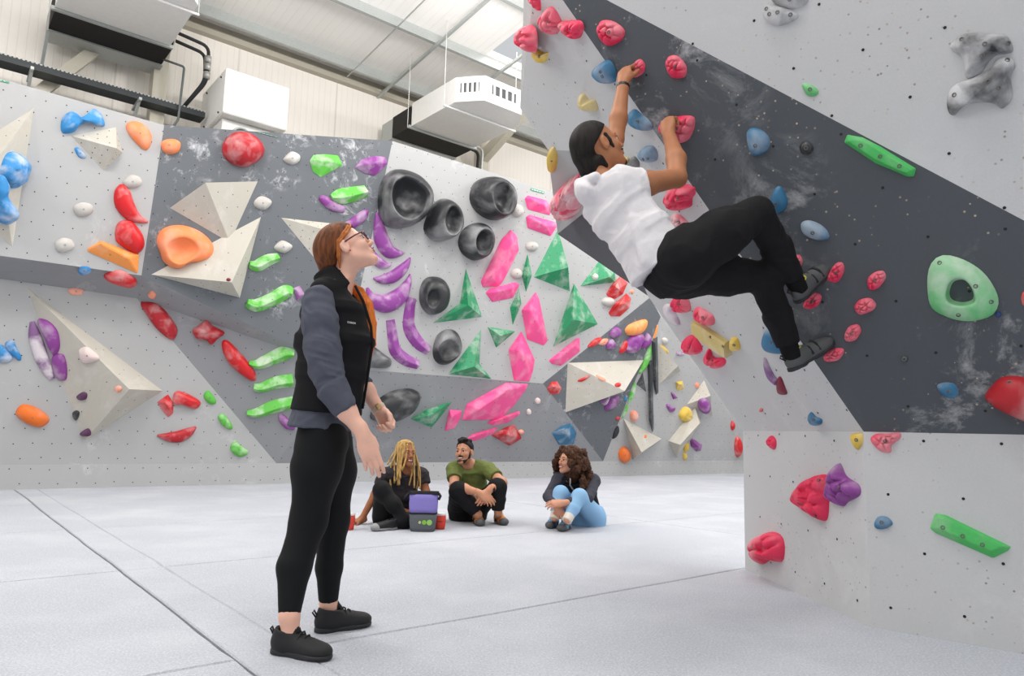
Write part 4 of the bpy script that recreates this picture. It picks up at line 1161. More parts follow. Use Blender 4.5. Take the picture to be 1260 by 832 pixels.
# ------------------------------------------------------------------ near wall, top light panel
GMK = 'black pocketed macro holds on the top panel'
dome('J', 'macro', [(248, -10), (300, -35), (360, -20), (370, 5), (330, 28), (285, 24), (255, 10)], 'black pocketed hold cut by the top edge', 0.35, group=GMK)
dome('J', 'macro', [(215, 38), (232, 15), (290, 24), (338, 48), (310, 75), (265, 86), (230, 72)], 'smaller black pocketed hold below the one at the top edge', 0.38, group=GMK, bolts=[(268, 42), (240, 48), (312, 50), (230, 30)])
dome('J', 'macro', [(855, 160), (890, 120), (930, 110), (1030, 115), (1060, 130), (1072, 170), (1050, 182), (1012, 188), (985, 215), (962, 248), (912, 266), (905, 225), (892, 190)], 'upper big black and white bone-shaped hold at the top right', 0.3, c=(960, 172), group=GMK, bolts=[(975, 150), (966, 190), (896, 133), (1055, 148)])
dome('J', 'macro', [(845, 335), (868, 288), (930, 265), (985, 235), (1020, 197), (1055, 193), (1080, 218), (1065, 262), (1070, 330), (1035, 369), (1000, 350), (930, 352), (895, 367), (870, 392), (850, 380)], 'lower big black and white bone-shaped hold at the top right', 0.3, c=(985, 292), group=GMK, bolts=[(987, 278), (1022, 300), (871, 324), (1052, 205)])
dome('J', 'ngreen', [(350, 290), (370, 284), (405, 305), (400, 325), (370, 326)], 'small green oval hold on the top light panel', 0.4, bolts=[(379, 305)])
# ------------------------------------------------------------------ near wall, foot
brain('L', [(150, 145), (160, 132), (172, 145), (172, 165), (165, 173), (152, 160)], 'small pink hold at the top of the foot wall edge', lobes=5, bolts=0)
dome('L', 'yellow', [(393, 130), (408, 126), (423, 127), (425, 150), (412, 173), (400, 160)], 'yellow hold at the top corner of the foot wall', 0.4, group=GY)
brain('L', [(450, 145), (465, 128), (500, 126), (535, 124), (537, 140), (512, 160), (508, 182), (475, 175)], 'pink bow-shaped hold at the top of the foot wall', 0.4)
brain('L', [(218, 320), (250, 265), (310, 248), (314, 330), (303, 381), (250, 350)], 'large pink shell hold on the foot wall', 0.4, lobes=10, bolts=[(300, 262), (290, 367)])
dome('L', 'purple', [(318, 300), (325, 245), (350, 212), (370, 250), (405, 275), (408, 305), (375, 325), (358, 338), (320, 320)], 'purple shell hold beside the large pink shell hold', 0.35, 'lobed', lobes=6)
brain('L', [(97, 455), (110, 430), (150, 412), (180, 430), (185, 475), (175, 500), (145, 495), (122, 507), (105, 490)], 'pink shell hold lowest on the foot wall', 0.42, lobes=9)
nb('L', [(462, 385), (475, 368), (500, 370), (515, 390), (490, 405), (465, 402)], 'small blue hold in the middle of the foot wall', 0.5, bolts=[(484, 385)])
gem('L', 'ngreen', [(624, 402), (640, 358), (672, 364), (861, 456), (851, 468), (808, 489), (640, 416)], [(648, 372), (668, 374), (835, 456), (800, 468), (650, 402)], 'long green bar hold on the foot wall', 0.22, 'green bar holds', bolts=[(662, 400), (720, 425), (777, 450)], bevel=0.008)
# side facet of the overhang, behind the climber
brain('G', [(265, 165), (300, 120), (350, 82), (372, 86), (393, 180), (386, 215), (350, 246), (310, 236), (275, 200)], 'largest pink ribbed hold behind the back of the climber', 0.35, 'cpink', 9)
# ================================================================== air handling and services under the roof
def prism(name, poly, z0, z1, m, parent=None):
    n = len(poly)
    vs = [AB(a, b, z0) for a, b in poly] + [AB(a, b, z1) for a, b in poly]
    fs = [tuple(range(n - 1, -1, -1)), tuple(range(n, 2 * n))] + [(i, (i + 1) % n, n + (i + 1) % n, n + i) for i in range(n)]
    bm = bmesh.new(); bv = [bm.verts.new(v) for v in vs]
    for f in fs: bm.faces.new([bv[i] for i in f])
    return link_mesh(name, bm_mesh(bm), m, parent, smooth=False)

def air_unit(a0, label, zb=6.25):
    root = empty('air_conditioner', AB(a0 + 0.71, 10.2, zb)); tag(root, label, 'air conditioner', 'ducted air conditioners under the roof')
    a1 = a0 + 1.42
    zt = zb + 0.43
    body = prism('body', [(a0, 10.68), (a0 + 0.03, 9.36), (a0 + 0.35, 8.98), (a1 - 0.27, 8.98), (a1, 9.36), (a1, 10.68)], zb, zt, M['white_metal'], root)
    # outlet grilles on the front and the two chamfers
    for (p, q) in (((a0 + 0.03, 9.36), (a0 + 0.35, 8.98)), ((a0 + 0.35, 8.98), (a1 - 0.27, 8.98)), ((a1 - 0.27, 8.98), (a1, 9.36))):
        P, Q = AB(*p), AB(*q); d = (Q - P); L = d.length; d.normalize(); nn = d.cross(UP)
        if nn.dot(AB(a0 + 0.7, 10) - P) > 0: nn = -nn
        c = (P + Q) / 2 + UP * (zb + 0.23)
        w, h = L * 0.66, 0.17
        bm = bmesh.new()
        for s_ in (-1, 1):
            box_bm(bm, c + d * (s_ * (w / 2 + 0.012)) + nn * 0.008, d, nn, UP, 0.024, 0.03, h + 0.05)
            box_bm(bm, c + UP * (s_ * (h / 2 + 0.012)) + nn * 0.008, d, nn, UP, w, 0.03, 0.024)
        fr_ = link_mesh('grille_frame', bm_mesh(bm), M['white_metal'], root, smooth=False)
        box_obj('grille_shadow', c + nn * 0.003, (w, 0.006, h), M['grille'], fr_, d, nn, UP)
        for k in range(4):
            box_obj('slat', c + d * (w * ((k + 0.5) / 4 - 0.5)) + nn * 0.008, (0.035, 0.022, h), M['white_metal'], fr_, (d + nn * 0.7).normalized(), (nn - d * 0.7).normalized(), UP)
    prism('intake_duct', [(a0 + 0.01, 10.74), (a0 + 0.01, 11.38), (a1 + 0.05, 11.38), (a1 + 0.05, 10.74)], zb + 0.01, zt - 0.03, M['duct_dark'], root)
    prism('plenum', [(a0 + 0.01, 11.382), (a0 + 0.01, 11.78), (a1 + 0.07, 11.78), (a1 + 0.07, 11.382)], zb - 0.01, zt - 0.05, M['galv'], root)
    bm = bmesh.new()
    for b in (10.71, ):
        box_bm(bm, AB((a0 + a1) / 2, b, zb - 0.005), AX, BX, UP, 1.5, 0.05, 0.05)
    link_mesh('flange', bm_mesh(bm), M['galv'], root, smooth=False)
    cb = link_mesh('support_bar', (lambda bm: (box_bm(bm, AB((a0 + a1) / 2, 9.55, zb - 0.02), AX, BX, UP, 1.56, 0.03, 0.03), bm_mesh(bm))[1])(bmesh.new()), M['white_metal'], root, smooth=False)
    for a in (a0 - 0.06, a1 + 0.06):
        for b in (9.55, 10.71):
            tube_obj('hanger_rod', [AB(a, b, zb - 0.03), AB(a, b, roof_z(b) - 0.01)], 0.006, M['white_metal'], root, 6)
    return root
air_unit(6.31, 'white ducted air conditioner with front grilles hanging above the white panel')
au = air_unit(0.85, 'grey-bottomed ducted air conditioner hanging at the top left corner')
bm = bmesh.new()
p, q = AB(0.86, 11.4, 6.24), AB(0.86, 11.75, 5.86); d = (q - p).normalized()
box_bm(bm, (p + q) / 2, d, AX, d.cross(AX), (q - p).length, 0.04, 0.05)
link_mesh('bracket', bm_mesh(bm), M['galv'], au, smooth=False)

# white air handling cabinet standing behind the dark panel
cab = empty('ventilation_cabinet', AB(3.53, 11.2, 5.0))
tag(cab, 'white box-shaped ventilation cabinet above the large red ball', 'cabinet')
ab_box('body', 3.04, 4.02, 10.60, 11.75, 5.46, 6.16, M['white_metal'], cab, bevel=0.012)
ab_box('lower_body', 3.10, 3.92, 10.80, 11.70, 4.70, 5.46, M['white_metal'], cab, bevel=0.01)
cc = AB(3.40, 10.79, 5.22)
bm = bmesh.new()
tube_bm(bm, [cc + AX * (0.15 * math.cos(t)) + UP * (0.15 * math.sin(t)) for t in [k * math.pi / 12 for k in range(25)]], 0.016, 6)
link_mesh('outlet_ring', bm_mesh(bm), M['galv'], cab)
bm = bmesh.new()
vs = [bm.verts.new(cc + AX * (0.145 * math.cos(k * math.pi / 12)) + UP * (0.145 * math.sin(k * math.pi / 12))) for k in range(24)]
bm.faces.new(vs); link_mesh('outlet', bm_mesh(bm), M['grille'], cab, smooth=False)
for z in (5.52, 6.08):
    for b in (10.8, 11.5):
        tube_obj('screw_knob', [AB(3.045, b, z), AB(3.02, b, z)], 0.014, M['grille'], cab, 8)
# cable tray along the hall wall
tr = empty('cable_tray', AB(-2, 11.4, 5.6)); tag(tr, 'dark perforated cable tray running along the cream wall', 'cable tray')
ab_box('tray_base', -8, 2.98, 11.30, 11.55, 5.58, 5.60, M['tray'], tr)
ab_box('tray_side', -8, 2.98, 11.29, 11.305, 5.58, 5.68, M['tray'], tr)
ab_box('tray_side', -8, 2.98, 11.545, 11.56, 5.58, 5.68, M['tray'], tr)
bm = bmesh.new()
for k in range(220):
    box_bm(bm, AB(-7.98 + k * 0.05, 11.287, 5.672), AX, BX, UP, 0.028, 0.006, 0.016)
tag(link_mesh('perforations', bm_mesh(bm), M['galv'], tr, smooth=False), kind='stuff')
for a in (-3.0, 0.72, 2.05):
    bm = bmesh.new()
    box_bm(bm, AB(a, 11.45, 5.56), AX, BX, UP, 0.04, 0.5, 0.04)
    p, q = AB(a, 11.3, 5.55), AB(a, 11.75, 5.2); d = (q - p).normalized()
    box_bm(bm, (p + q) / 2, d, AX, d.cross(AX), (q - p).length, 0.04, 0.04)
    link_mesh('bracket', bm_mesh(bm), M['galv'], tr, smooth=False)
def thing_tube(name, pts, r, m, label, cat, group=None):
    o = tube_obj(name, pts, r, m); tag(o, label, cat, group); return o
def bend(pts, k=5, rr=0.12):
    out = [pts[0]]
    for i in range(1, len(pts) - 1):
        p0, p1, p2 = pts[i - 1], pts[i], pts[i + 1]
        a = p1 + (p0 - p1).normalized() * min(rr, (p0 - p1).length / 2); b = p1 + (p2 - p1).normalized() * min(rr, (p2 - p1).length / 2)
        for j in range(k + 1):
            t = j / k; out.append((a * (1 - t) + p1 * t) * (1 - t) + (p1 * (1 - t) + b * t) * t)
    out.append(pts[-1]); return out
pipe_r = empty('insulated_pipe', AB(2.6, 11.2, 6.7)); tag(pipe_r, 'black insulated pipes looping down from the grey air conditioner to the tray', 'pipe')
for k, off in enumerate((0.0, 0.09)):
    pts = bend([AB(2.30, 11.15 + off, 6.74 - off), AB(2.93 - off * 0.3, 11.2 + off, 6.70 - off), AB(2.95 - off * 0.3, 11.25, 6.15), AB(2.64, 11.4, 5.62)])
    tube_obj('pipe', pts, 0.026, M['lagging'], pipe_r)
for z in (6.5, 6.38, 6.24):
    tube_obj('tape_wrap', [AB(2.935, 11.23, z + 0.05), AB(2.935, 11.23, z - 0.05)], 0.055, M['foil'], pipe_r)
thing_tube('drain_pipe', bend([AB(2.30, 11.2, 6.26), AB(2.60, 11.2, 6.25), AB(2.59, 11.25, 5.42), AB(2.50, 11.3, 5.20)], rr=0.04), 0.017, M['rail_dark'], 'thin grey drain pipe below the insulated pipes', 'pipe')
pr2 = empty('insulated_pipe', AB(7.9, 11.5, 6.5)); tag(pr2, 'silver and black pipes bending down right of the white air conditioner', 'pipe')
for k, off in enumerate((0.0, 0.10)):
    pts = bend([AB(7.75, 11.2, 6.58 - off), AB(8.38 - off, 11.3, 6.58 - off), AB(8.38 - off, 11.4, 5.2)])
    tube_obj('pipe', pts, 0.032, M['foil' if k == 0 else 'lagging'], pr2)

# green safety signs on the top edge of the wall
def sign(x0, y0, x1, y1, label):
    fr = Frame((x0 + x1) / 2, (y0 + y1) / 2 + 1.5)
    p, q = fr.uv(x0, y0), fr.uv(x1, y1)
    w, h = abs(q[0] - p[0]), abs(q[1] - p[1]) * 0.75
    c = fr.w((p[0] + q[0]) / 2, (p[1] + q[1]) / 2, 0.006)
    o = empty('safety_sign', c); tag(o, label, 'sign', 'green signs along the wall top')
    box_obj('plate', c, (w, h, 0.006), M['sign_green'], o, fr.u, fr.v, fr.n)
    rnd = random.Random(3); x = -w * 0.42
    bm = bmesh.new()
    while x < w * 0.36:
        l = rnd.uniform(0.02, 0.05) * w / 0.28
        box_bm(bm, c + fr.u * (x + l / 2) + fr.n * 0.004, fr.u, fr.v, fr.n, l, h * 0.32, 0.003); x += l + 0.02
    link_mesh('lettering', bm_mesh(bm), M['print_white'], o, smooth=False)
sign(316, 163, 341, 168.5, 'small green sign above the red ball on the dark panel')
sign(653, 231, 669, 239, 'small green sign at the top right of the white panel')
sign(-6, 96, 11, 103, 'small green sign at the top left edge of the picture')
# ================================================================== people: bodies grown from blended distance fields
def nv(v): return np.array([v[0], v[1], v[2]], dtype=np.float64)

class Field:
    """a list of blended shapes, turned into one continuous surface"""
    def __init__(s): s.pr = []
    def cone(s, a, b, ra, rb, k=0.02, op='u'):
        a, b = nv(a), nv(b)
        s.pr.append(('c', op, k, (a, b, ra, rb), (a + b) / 2, np.linalg.norm(b - a) / 2 + max(ra, rb))); return s
    def chain(s, pts, rads, k=0.02):
        for i in range(len(pts) - 1): s.cone(pts[i], pts[i + 1], rads[i], rads[i + 1], k)
        return s
    def flat(s, a, b, ra, rb, k=0.02, op='u'):
        """cone with flat ends"""
        a, b = nv(a), nv(b)
        s.pr.append(('f', op, k, (a, b, ra, rb), (a + b) / 2, np.linalg.norm(b - a) / 2 + max(ra, rb))); return s
    def ell(s, c, ax, r, k=0.02, op='u'):
        c = nv(c); A = np.array([nv(v) for v in ax])
        s.pr.append(('e', op, k, (c, A, np.array(r, dtype=np.float64)), c, max(r))); return s
    def slab(s, a, b, side, wa, wb, da, db, k=0.02, op='u', ends=True):
        """elliptic cone: half width w along side, half depth d across it"""
        a, b = nv(a), nv(b); ax = b - a; L = np.linalg.norm(ax); ax = ax / L
        sd = nv(side); sd = sd - ax * sd.dot(ax); sd /= np.linalg.norm(sd); dp = np.cross(ax, sd)
        s.pr.append(('l', op, k, (a, ax, L, sd, dp, wa, wb, da, db, ends), (a + b) / 2, L / 2 + max(wa, wb, da, db))); return s
    def box(s, c, ax, r, rad=0.005, k=0.01, op='u'):
        c = nv(c); A = np.array([nv(v) for v in ax]); r = np.array(r, dtype=np.float64)
        s.pr.append(('b', op, k, (c, A, r - rad, rad), c, float(np.linalg.norm(r)))); return s
    def cut(s, p, n):
        """remove everything on the side the normal points to"""
        n = nv(n); s.pr.append(('p', 'x', 0, (nv(p), n / np.linalg.norm(n)), None, None)); return s
    @staticmethod
    def dist(t, D, P):
        if t in 'cf':
            a, b, ra, rb = D; ba = b - a; pa = P - a; L2 = ba.dot(ba) + 1e-12
            tt = pa @ ba / L2; tc = np.clip(tt, 0, 1)
            rad = np.linalg.norm(pa - tc[:, None] * ba, axis=1) if t == 'c' else np.linalg.norm(pa - tt[:, None] * ba, axis=1)
            d = rad - (ra + (rb - ra) * tc)
            if t == 'f': d = np.maximum(d, (np.abs(tt - 0.5) - 0.5) * math.sqrt(L2))
            return d
        if t == 'e':
            c, A, r = D; q = (P - c) @ A.T
            k0 = np.linalg.norm(q / r, axis=1); k1 = np.linalg.norm(q / (r * r), axis=1) + 1e-9
            return np.where(k0 < 1e-6, -r.min(), k0 * (k0 - 1) / k1)
        if t == 'l':
            a, ax, L, sd, dp, wa, wb, da, db, ends = D
            q = P - a; z = q @ ax; tc = np.clip(z / L, 0, 1)
            w = wa + (wb - wa) * tc; dd = da + (db - da) * tc
            x = (q @ sd); y = (q @ dp); over = np.abs(z - L / 2) - L / 2
            k0 = np.sqrt((x / w) ** 2 + (y / dd) ** 2)
            k1 = np.sqrt((x / w ** 2) ** 2 + (y / dd ** 2) ** 2) + 1e-9
            d = np.where(k0 < 1e-6, -np.minimum(w, dd), k0 * (k0 - 1) / k1)
            if ends:   # rounded ends
                o = np.maximum(over, 0)
                return np.where(over > 0, np.sqrt(np.maximum(d + 0.0, 0) ** 2 + o * o) * 1.0 + np.minimum(d, 0) * 0 , d) if False else np.maximum(d, over)
            return np.maximum(d, over)
        if t == 'b':
            c, A, r, rad = D; q = np.abs((P - c) @ A.T) - r
            return np.linalg.norm(np.maximum(q, 0), axis=1) + np.minimum(q.max(axis=1), 0) - rad
        if t == 'p':
            p, n = D; return (P - p) @ n
    def eval(s, P, C=None, rad=0.0):
        """P: blocks x pts x 3; C: block centres for culling"""
        nb, m, _ = P.shape
        out = np.full((nb, m), 0.5)
        for t, op, k, D, bc, br in s.pr:
            if bc is not None and C is not None:
                sel = np.nonzero(np.linalg.norm(C - bc, axis=1) < br + rad + k + 0.03)[0]
                if len(sel) == 0: continue
            else:
                sel = np.arange(nb)
            f = s.dist(t, D, P[sel].reshape(-1, 3)).reshape(len(sel), m)
            d = out[sel]
            if op == 'u':
                h = np.maximum(k - np.abs(d - f), 0) / max(k, 1e-6); d = np.minimum(d, f) - h * h * k * 0.25
            elif op == 's':
                f = -f; h = np.maximum(k - np.abs(d - f), 0) / max(k, 1e-6); d = np.maximum(d, f) + h * h * k * 0.25
            else:
                d = np.maximum(d, f)
            out[sel] = d
        return out
    def mesh(s, vox, smooth=1):
        lo = np.min([bc - br for t, op, k, D, bc, br in s.pr if op == 'u'], axis=0) - vox * 3
        hi = np.max([bc + br for t, op, k, D, bc, br in s.pr if op == 'u'], axis=0) + vox * 3
        B = 8
        nbk = np.ceil((hi - lo) / (vox * B)).astype(int) + 1
        bi = np.stack(np.meshgrid(*[np.arange(n) for n in nbk], indexing='ij'), -1).reshape(-1, 3)
        C = lo + (bi * B + (B - 1) / 2) * vox
        br_ = vox * B * 0.87
        dc = s.eval(C[:, None, :], C, br_)[:, 0]
        act = np.nonzero(np.abs(dc) < br_ * 1.7 + 0.004)[0]
        grid = np.where(dc.reshape(nbk) < 0, -0.5, 0.5)
        vals = np.repeat(np.repeat(np.repeat(grid, B, 0), B, 1), B, 2)
        loc = np.stack(np.meshgrid(*[np.arange(B)] * 3, indexing='ij'), -1).reshape(-1, 3)
        for c0 in range(0, len(act), 600):
            a = act[c0:c0 + 600]
            P = lo + (bi[a][:, None, :] * B + loc[None]) * vox
            v = s.eval(P, C[a], br_).reshape(-1, B, B, B)
            for j, q in enumerate(bi[a]):
                vals[q[0] * B:q[0] * B + B, q[1] * B:q[1] * B + B, q[2] * B:q[2] * B + B] = v[j]
        return nets(vals, lo, vox, smooth)

def nets(vals, lo, vox, smooth):
    ins = vals < 0
    c = ins[:-1, :-1, :-1].astype(np.int8)
    cnt = sum(ins[i:ins.shape[0] - 1 + i, j:ins.shape[1] - 1 + j, k:ins.shape[2] - 1 + k].astype(np.int8) for i in (0, 1) for j in (0, 1) for k in (0, 1))
    cells = np.argwhere((cnt > 0) & (cnt < 8))
    vid = np.full(cnt.shape, -1, dtype=np.int64); vid[tuple(cells.T)] = np.arange(len(cells))
    corner = [(i, j, k) for i in (0, 1) for j in (0, 1) for k in (0, 1)]
    cv = {o: vals[cells[:, 0] + o[0], cells[:, 1] + o[1], cells[:, 2] + o[2]] for o in corner}
    acc = np.zeros((len(cells), 3)); num = np.zeros(len(cells))
    for o in corner:
        for ax in range(3):
            if o[ax] == 0:
                o2 = tuple(1 if a == ax else o[a] for a in range(3))
                v0, v1 = cv[o], cv[o2]; m = (v0 < 0) != (v1 < 0)
                t = np.where(m, v0 / np.where(m, v0 - v1, 1), 0)
                p = np.array(o, float)[None] + np.eye(3)[ax][None] * t[:, None]
                acc[m] += p[m]; num[m] += 1
    V = lo + (cells + acc / num[:, None]) * vox
    F = []
    for ax in range(3):
        o1, o2 = [(1, 2), (2, 0), (0, 1)][ax]
        sl0 = [slice(None)] * 3; sl1 = [slice(None)] * 3
        sl0[ax] = slice(0, -1); sl1[ax] = slice(1, None)
        a, b = ins[tuple(sl0)], ins[tuple(sl1)]
        e = np.argwhere(a != b)
        e = e[(e[:, o1] > 0) & (e[:, o2] > 0) & (e[:, o1] < cnt.shape[o1]) & (e[:, o2] < cnt.shape[o2])]
        flip = ins[tuple(e.T)]
        def cell(d1, d2):
            q = e.copy(); q[:, o1] -= d1; q[:, o2] -= d2; return vid[tuple(q.T)]
        q = np.stack([cell(1, 1), cell(0, 1), cell(0, 0), cell(1, 0)], 1)
        q[~flip] = q[~flip][:, ::-1]
        F.append(q)
    F = np.concatenate(F); F = F[(F >= 0).all(1)]
    for _ in range(smooth):
        S = np.zeros_like(V); n = np.zeros(len(V))
        for i in range(4):
            a, b = F[:, i], F[:, (i + 1) % 4]
            np.add.at(S, a, V[b]); np.add.at(n, a, 1); np.add.at(S, b, V[a]); np.add.at(n, b, 1)
        V = V * 0.5 + 0.5 * S / np.maximum(n, 1)[:, None]
    me = bpy.data.meshes.new('m')
    me.vertices.add(len(V)); me.vertices.foreach_set('co', V.ravel())
    me.loops.add(len(F) * 4); me.loops.foreach_set('vertex_index', F.ravel())
    me.polygons.add(len(F)); me.polygons.foreach_set('loop_start', np.arange(0, len(F) * 4, 4)); me.polygons.foreach_set('loop_total', np.full(len(F), 4))
    me.update(calc_edges=True); me.validate()
    return me

# ------------------------------------------------------------------ materials for people
def skin_mat(name, rgb):
    t = NT(name); c = lin(rgb); co = t.coord()
    n = t.noise(co, 18, 4); f = t.noise(co, 140, 2)
    t.col(t.mix(t.ramp(n, 0.3, 0.7), tuple(v * 0.93 for v in c), (min(1, c[0] * 1.05), c[1] * 1.0, c[2] * 0.98)))
    t.b.inputs['Subsurface Weight'].default_value = 0.12
    t.b.inputs['Subsurface Radius'].default_value = (0.010, 0.004, 0.002)
    t.bump(f, 0.05, 0.002)
    return t.set(0.5, 0, 0.35)
def cloth_mat(name, rgb, folds=0.35, scale=7.0, rough=0.85, weave=0.1):
    t = NT(name); c = lin(rgb); co = t.coord()
    n = t.noise(co, scale, 3, 0.55, 1.2); w = t.noise(co, 260, 2)
    t.col(t.mix(w, tuple(v * 0.92 for v in c), tuple(min(1, v * 1.07) for v in c)))
    h = t.math('ADD', t.math('MULTIPLY', n, 1.0), t.math('MULTIPLY', w, weave * 0.1))
    t.bump(h, folds * 0.35, 0.02)
    return t.set(rough, 0, 0.2)
def hair_mat(name, rgb, rgb2, scale=60):
    t = NT(name); co = t.coord()
    mp = t.n.new('ShaderNodeMapping'); mp.inputs['Scale'].default_value = (1, 1, 0.12); t.l.new(co, mp.inputs['Vector'])
    n = t.noise(mp.outputs[0], scale, 4, 0.6)
    t.col(t.mix(t.ramp(n, 0.35, 0.65), lin(rgb), lin(rgb2))); t.bump(n, 0.3, 0.004)
    return t.set(0.62, 0, 0.2)
S_ = {
 'skin_pale': skin_mat('fair_skin', (240, 190, 168)), 'skin_tan': skin_mat('tan_skin', (178, 120, 84)), 'skin_brown': skin_mat('brown_skin', (162, 104, 70)),
 'skin_olive': skin_mat('olive_skin', (198, 142, 112)), 'skin_light': skin_mat('light_brown_skin', (206, 150, 122)),
 'lip': plain('lips', (176, 92, 88), 0.4), 'lip_dark': plain('dark_lips', (140, 74, 66), 0.4),
 'eye': plain('eye_white', (206, 200, 194), 0.3), 'iris': plain('iris_dark', (40, 28, 20), 0.2), 'teeth': plain('teeth', (236, 232, 226), 0.3),
 'black': cloth_mat('black_fleece', (24, 24, 26), 0.25), 'legging': cloth_mat('black_legging', (19, 20, 22), 0.08, 5, 0.7), 'trouser': cloth_mat('black_cotton_trouser', (27, 26, 28), 0.5, 9),
 'fleece': cloth_mat('charcoal_marl_fleece', (84, 87, 98), 0.4, 9), 'white': cloth_mat('white_cotton', (228, 224, 226), 0.6, 8), 'olive': cloth_mat('olive_cotton', (104, 114, 62), 0.4, 12),
 'dark_tee': cloth_mat('charcoal_cotton', (56, 52, 56), 0.4, 12), 'jacket': cloth_mat('black_sport_jacket', (26, 27, 32), 0.3, 12), 'jacket_grey': cloth_mat('grey_sport_sleeve', (70, 70, 80), 0.3, 12), 'blue': cloth_mat('pale_blue_legging', (142, 184, 220), 0.15, 12),
 'sock': cloth_mat('grey_sock', (190, 188, 180), 0.2), 'sock_white': cloth_mat('cream_sock', (222, 214, 202), 0.3), 'sock_black': cloth_mat('black_sock', (20, 20, 22), 0.2),
 'shoe': plain('black_shoe_mesh', (26, 26, 28), 0.7), 'sole': plain('black_rubber', (40, 40, 42), 0.6), 'rubber': plain('grey_climbing_rubber', (82, 84, 85), 0.6), 'shoe_orange': plain('orange_shoe_leather', (206, 132, 56), 0.6), 'shoe_blue': plain('blue_shoe_synthetic', (92, 168, 214), 0.5),
 'shoe_grey': plain('grey_shoe_suede', (150, 150, 150), 0.7), 'yellow': plain('yellow_trim', (220, 210, 70), 0.5),
 'auburn': hair_mat('auburn_hair', (74, 42, 24), (128, 74, 42)), 'ginger': hair_mat('orange_dyed_hair', (206, 92, 34), (240, 140, 62)), 'copper': hair_mat('copper_hair', (150, 78, 38), (200, 122, 62)), 'black_hair': hair_mat('black_hair', (14, 12, 12), (40, 34, 32)),
 'blonde': hair_mat('blonde_braids', (150, 112, 60), (206, 172, 110)), 'curl': hair_mat('dark_brown_curls', (44, 26, 18), (92, 58, 38), 90), 'beard': plain('beard_black', (24, 20, 18), 0.8),
 'glasses': plain('plum_glasses_frame', (92, 36, 62), 0.3), 'watch': plain('black_watch', (20, 20, 22), 0.4), 'strap': plain('beige_watch_strap', (216, 190, 172), 0.5), 'gold': plain('gold_metal', (206, 168, 120), 0.3, 0.8),
 'silver': plain('silver_zip', (200, 200, 204), 0.3, 0.6), 'print': plain('white_print_ink', (235, 235, 235), 0.6),
}
FOLD = {'white': (0.0045, 14), 'fleece': (0.009, 14), 'trouser': (0.007, 9), 'black': (0.0035, 8), 'olive': (0.007, 14), 'dark_tee': (0.007, 14), 'jacket': (0.005, 14), 'jacket_grey': (0.005, 16), 'curl': (0.022, 34), 'auburn': (0.0, 1)}
def crumple(me, amp, fr):
    """soft folds: ridged noise pushed along the normals"""
    if amp <= 0: return
    n = len(me.vertices)
    co = np.empty(n * 3); me.vertices.foreach_get('co', co); co = co.reshape(-1, 3)
    no = np.array([v.normal[:] for v in me.vertices])
    d = np.empty(n)
    for i, c in enumerate(co):
        v = Vector(c) * fr
        w = noise.noise(v * 0.6 + Vector((3, 1, 7))) * 1.2
        d[i] = 0.65 * (1 - 2 * abs(noise.noise(Vector((v.x + w, v.y + w, v.z * 0.8 - w))))) + 0.35 * noise.noise(v * 2.3)
    co += no * (amp * (d - 0.3))[:, None]
    me.vertices.foreach_set('co', co.ravel()); me.update()

class Person:
    def __init__(s, label, Y, skin, group=None):
        s.label, s.Y, s.skin = label, Y, skin
        s.body = Field(); s.layers = []; s.extra = []
    def P(s, x, y, off=0.0): return at_y(x, y, s.Y + off)
    def layer(s, name, mat, vox=0.006, smooth=1):
        f = Field(); s.layers.append((name, f, mat, vox, smooth)); return f
    def add(s, name, me_or_fn, mat, parent=None): s.extra.append((name, me_or_fn, mat))
    def tube(s, name, pts, r, mat, n=8):
        bm = bmesh.new(); tube_bm(bm, pts, r, n); s.extra.append((name, bm_mesh(bm), mat))
    def ball(s, name, c, ax, r, mat, n=16):
        bm = bmesh.new(); bmesh.ops.create_uvsphere(bm, u_segments=n, v_segments=n // 2, radius=1)
        m = Matrix([[ax[0][i] * r[0], ax[1][i] * r[1], ax[2][i] * r[2]] for i in range(3)]).to_4x4(); m.translation = Vector(c)
        bmesh.ops.transform(bm, matrix=m, verts=bm.verts); s.extra.append((name, bm_mesh(bm), mat))
    def build(s, origin, vox=0.005):
        o = link_mesh('person', s.body.mesh(vox), S_[s.skin], None, True, origin)
        tag(o, s.label, 'person')
        for name, f, mat, vx, sm in s.layers:
            me = f.mesh(vx, sm)
            if mat in FOLD: crumple(me, *FOLD[mat])
            link_mesh(name, me, S_[mat], o)
        for name, me, mat in s.extra:
            link_mesh(name, me, S_[mat], o)
        return o

def frame(fwd, up):
    f = Vector(fwd).normalized(); u = Vector(up); u = (u - f * u.dot(f)).normalized(); sd = u.cross(f)   # sd = the person's left
    return f, u, sd

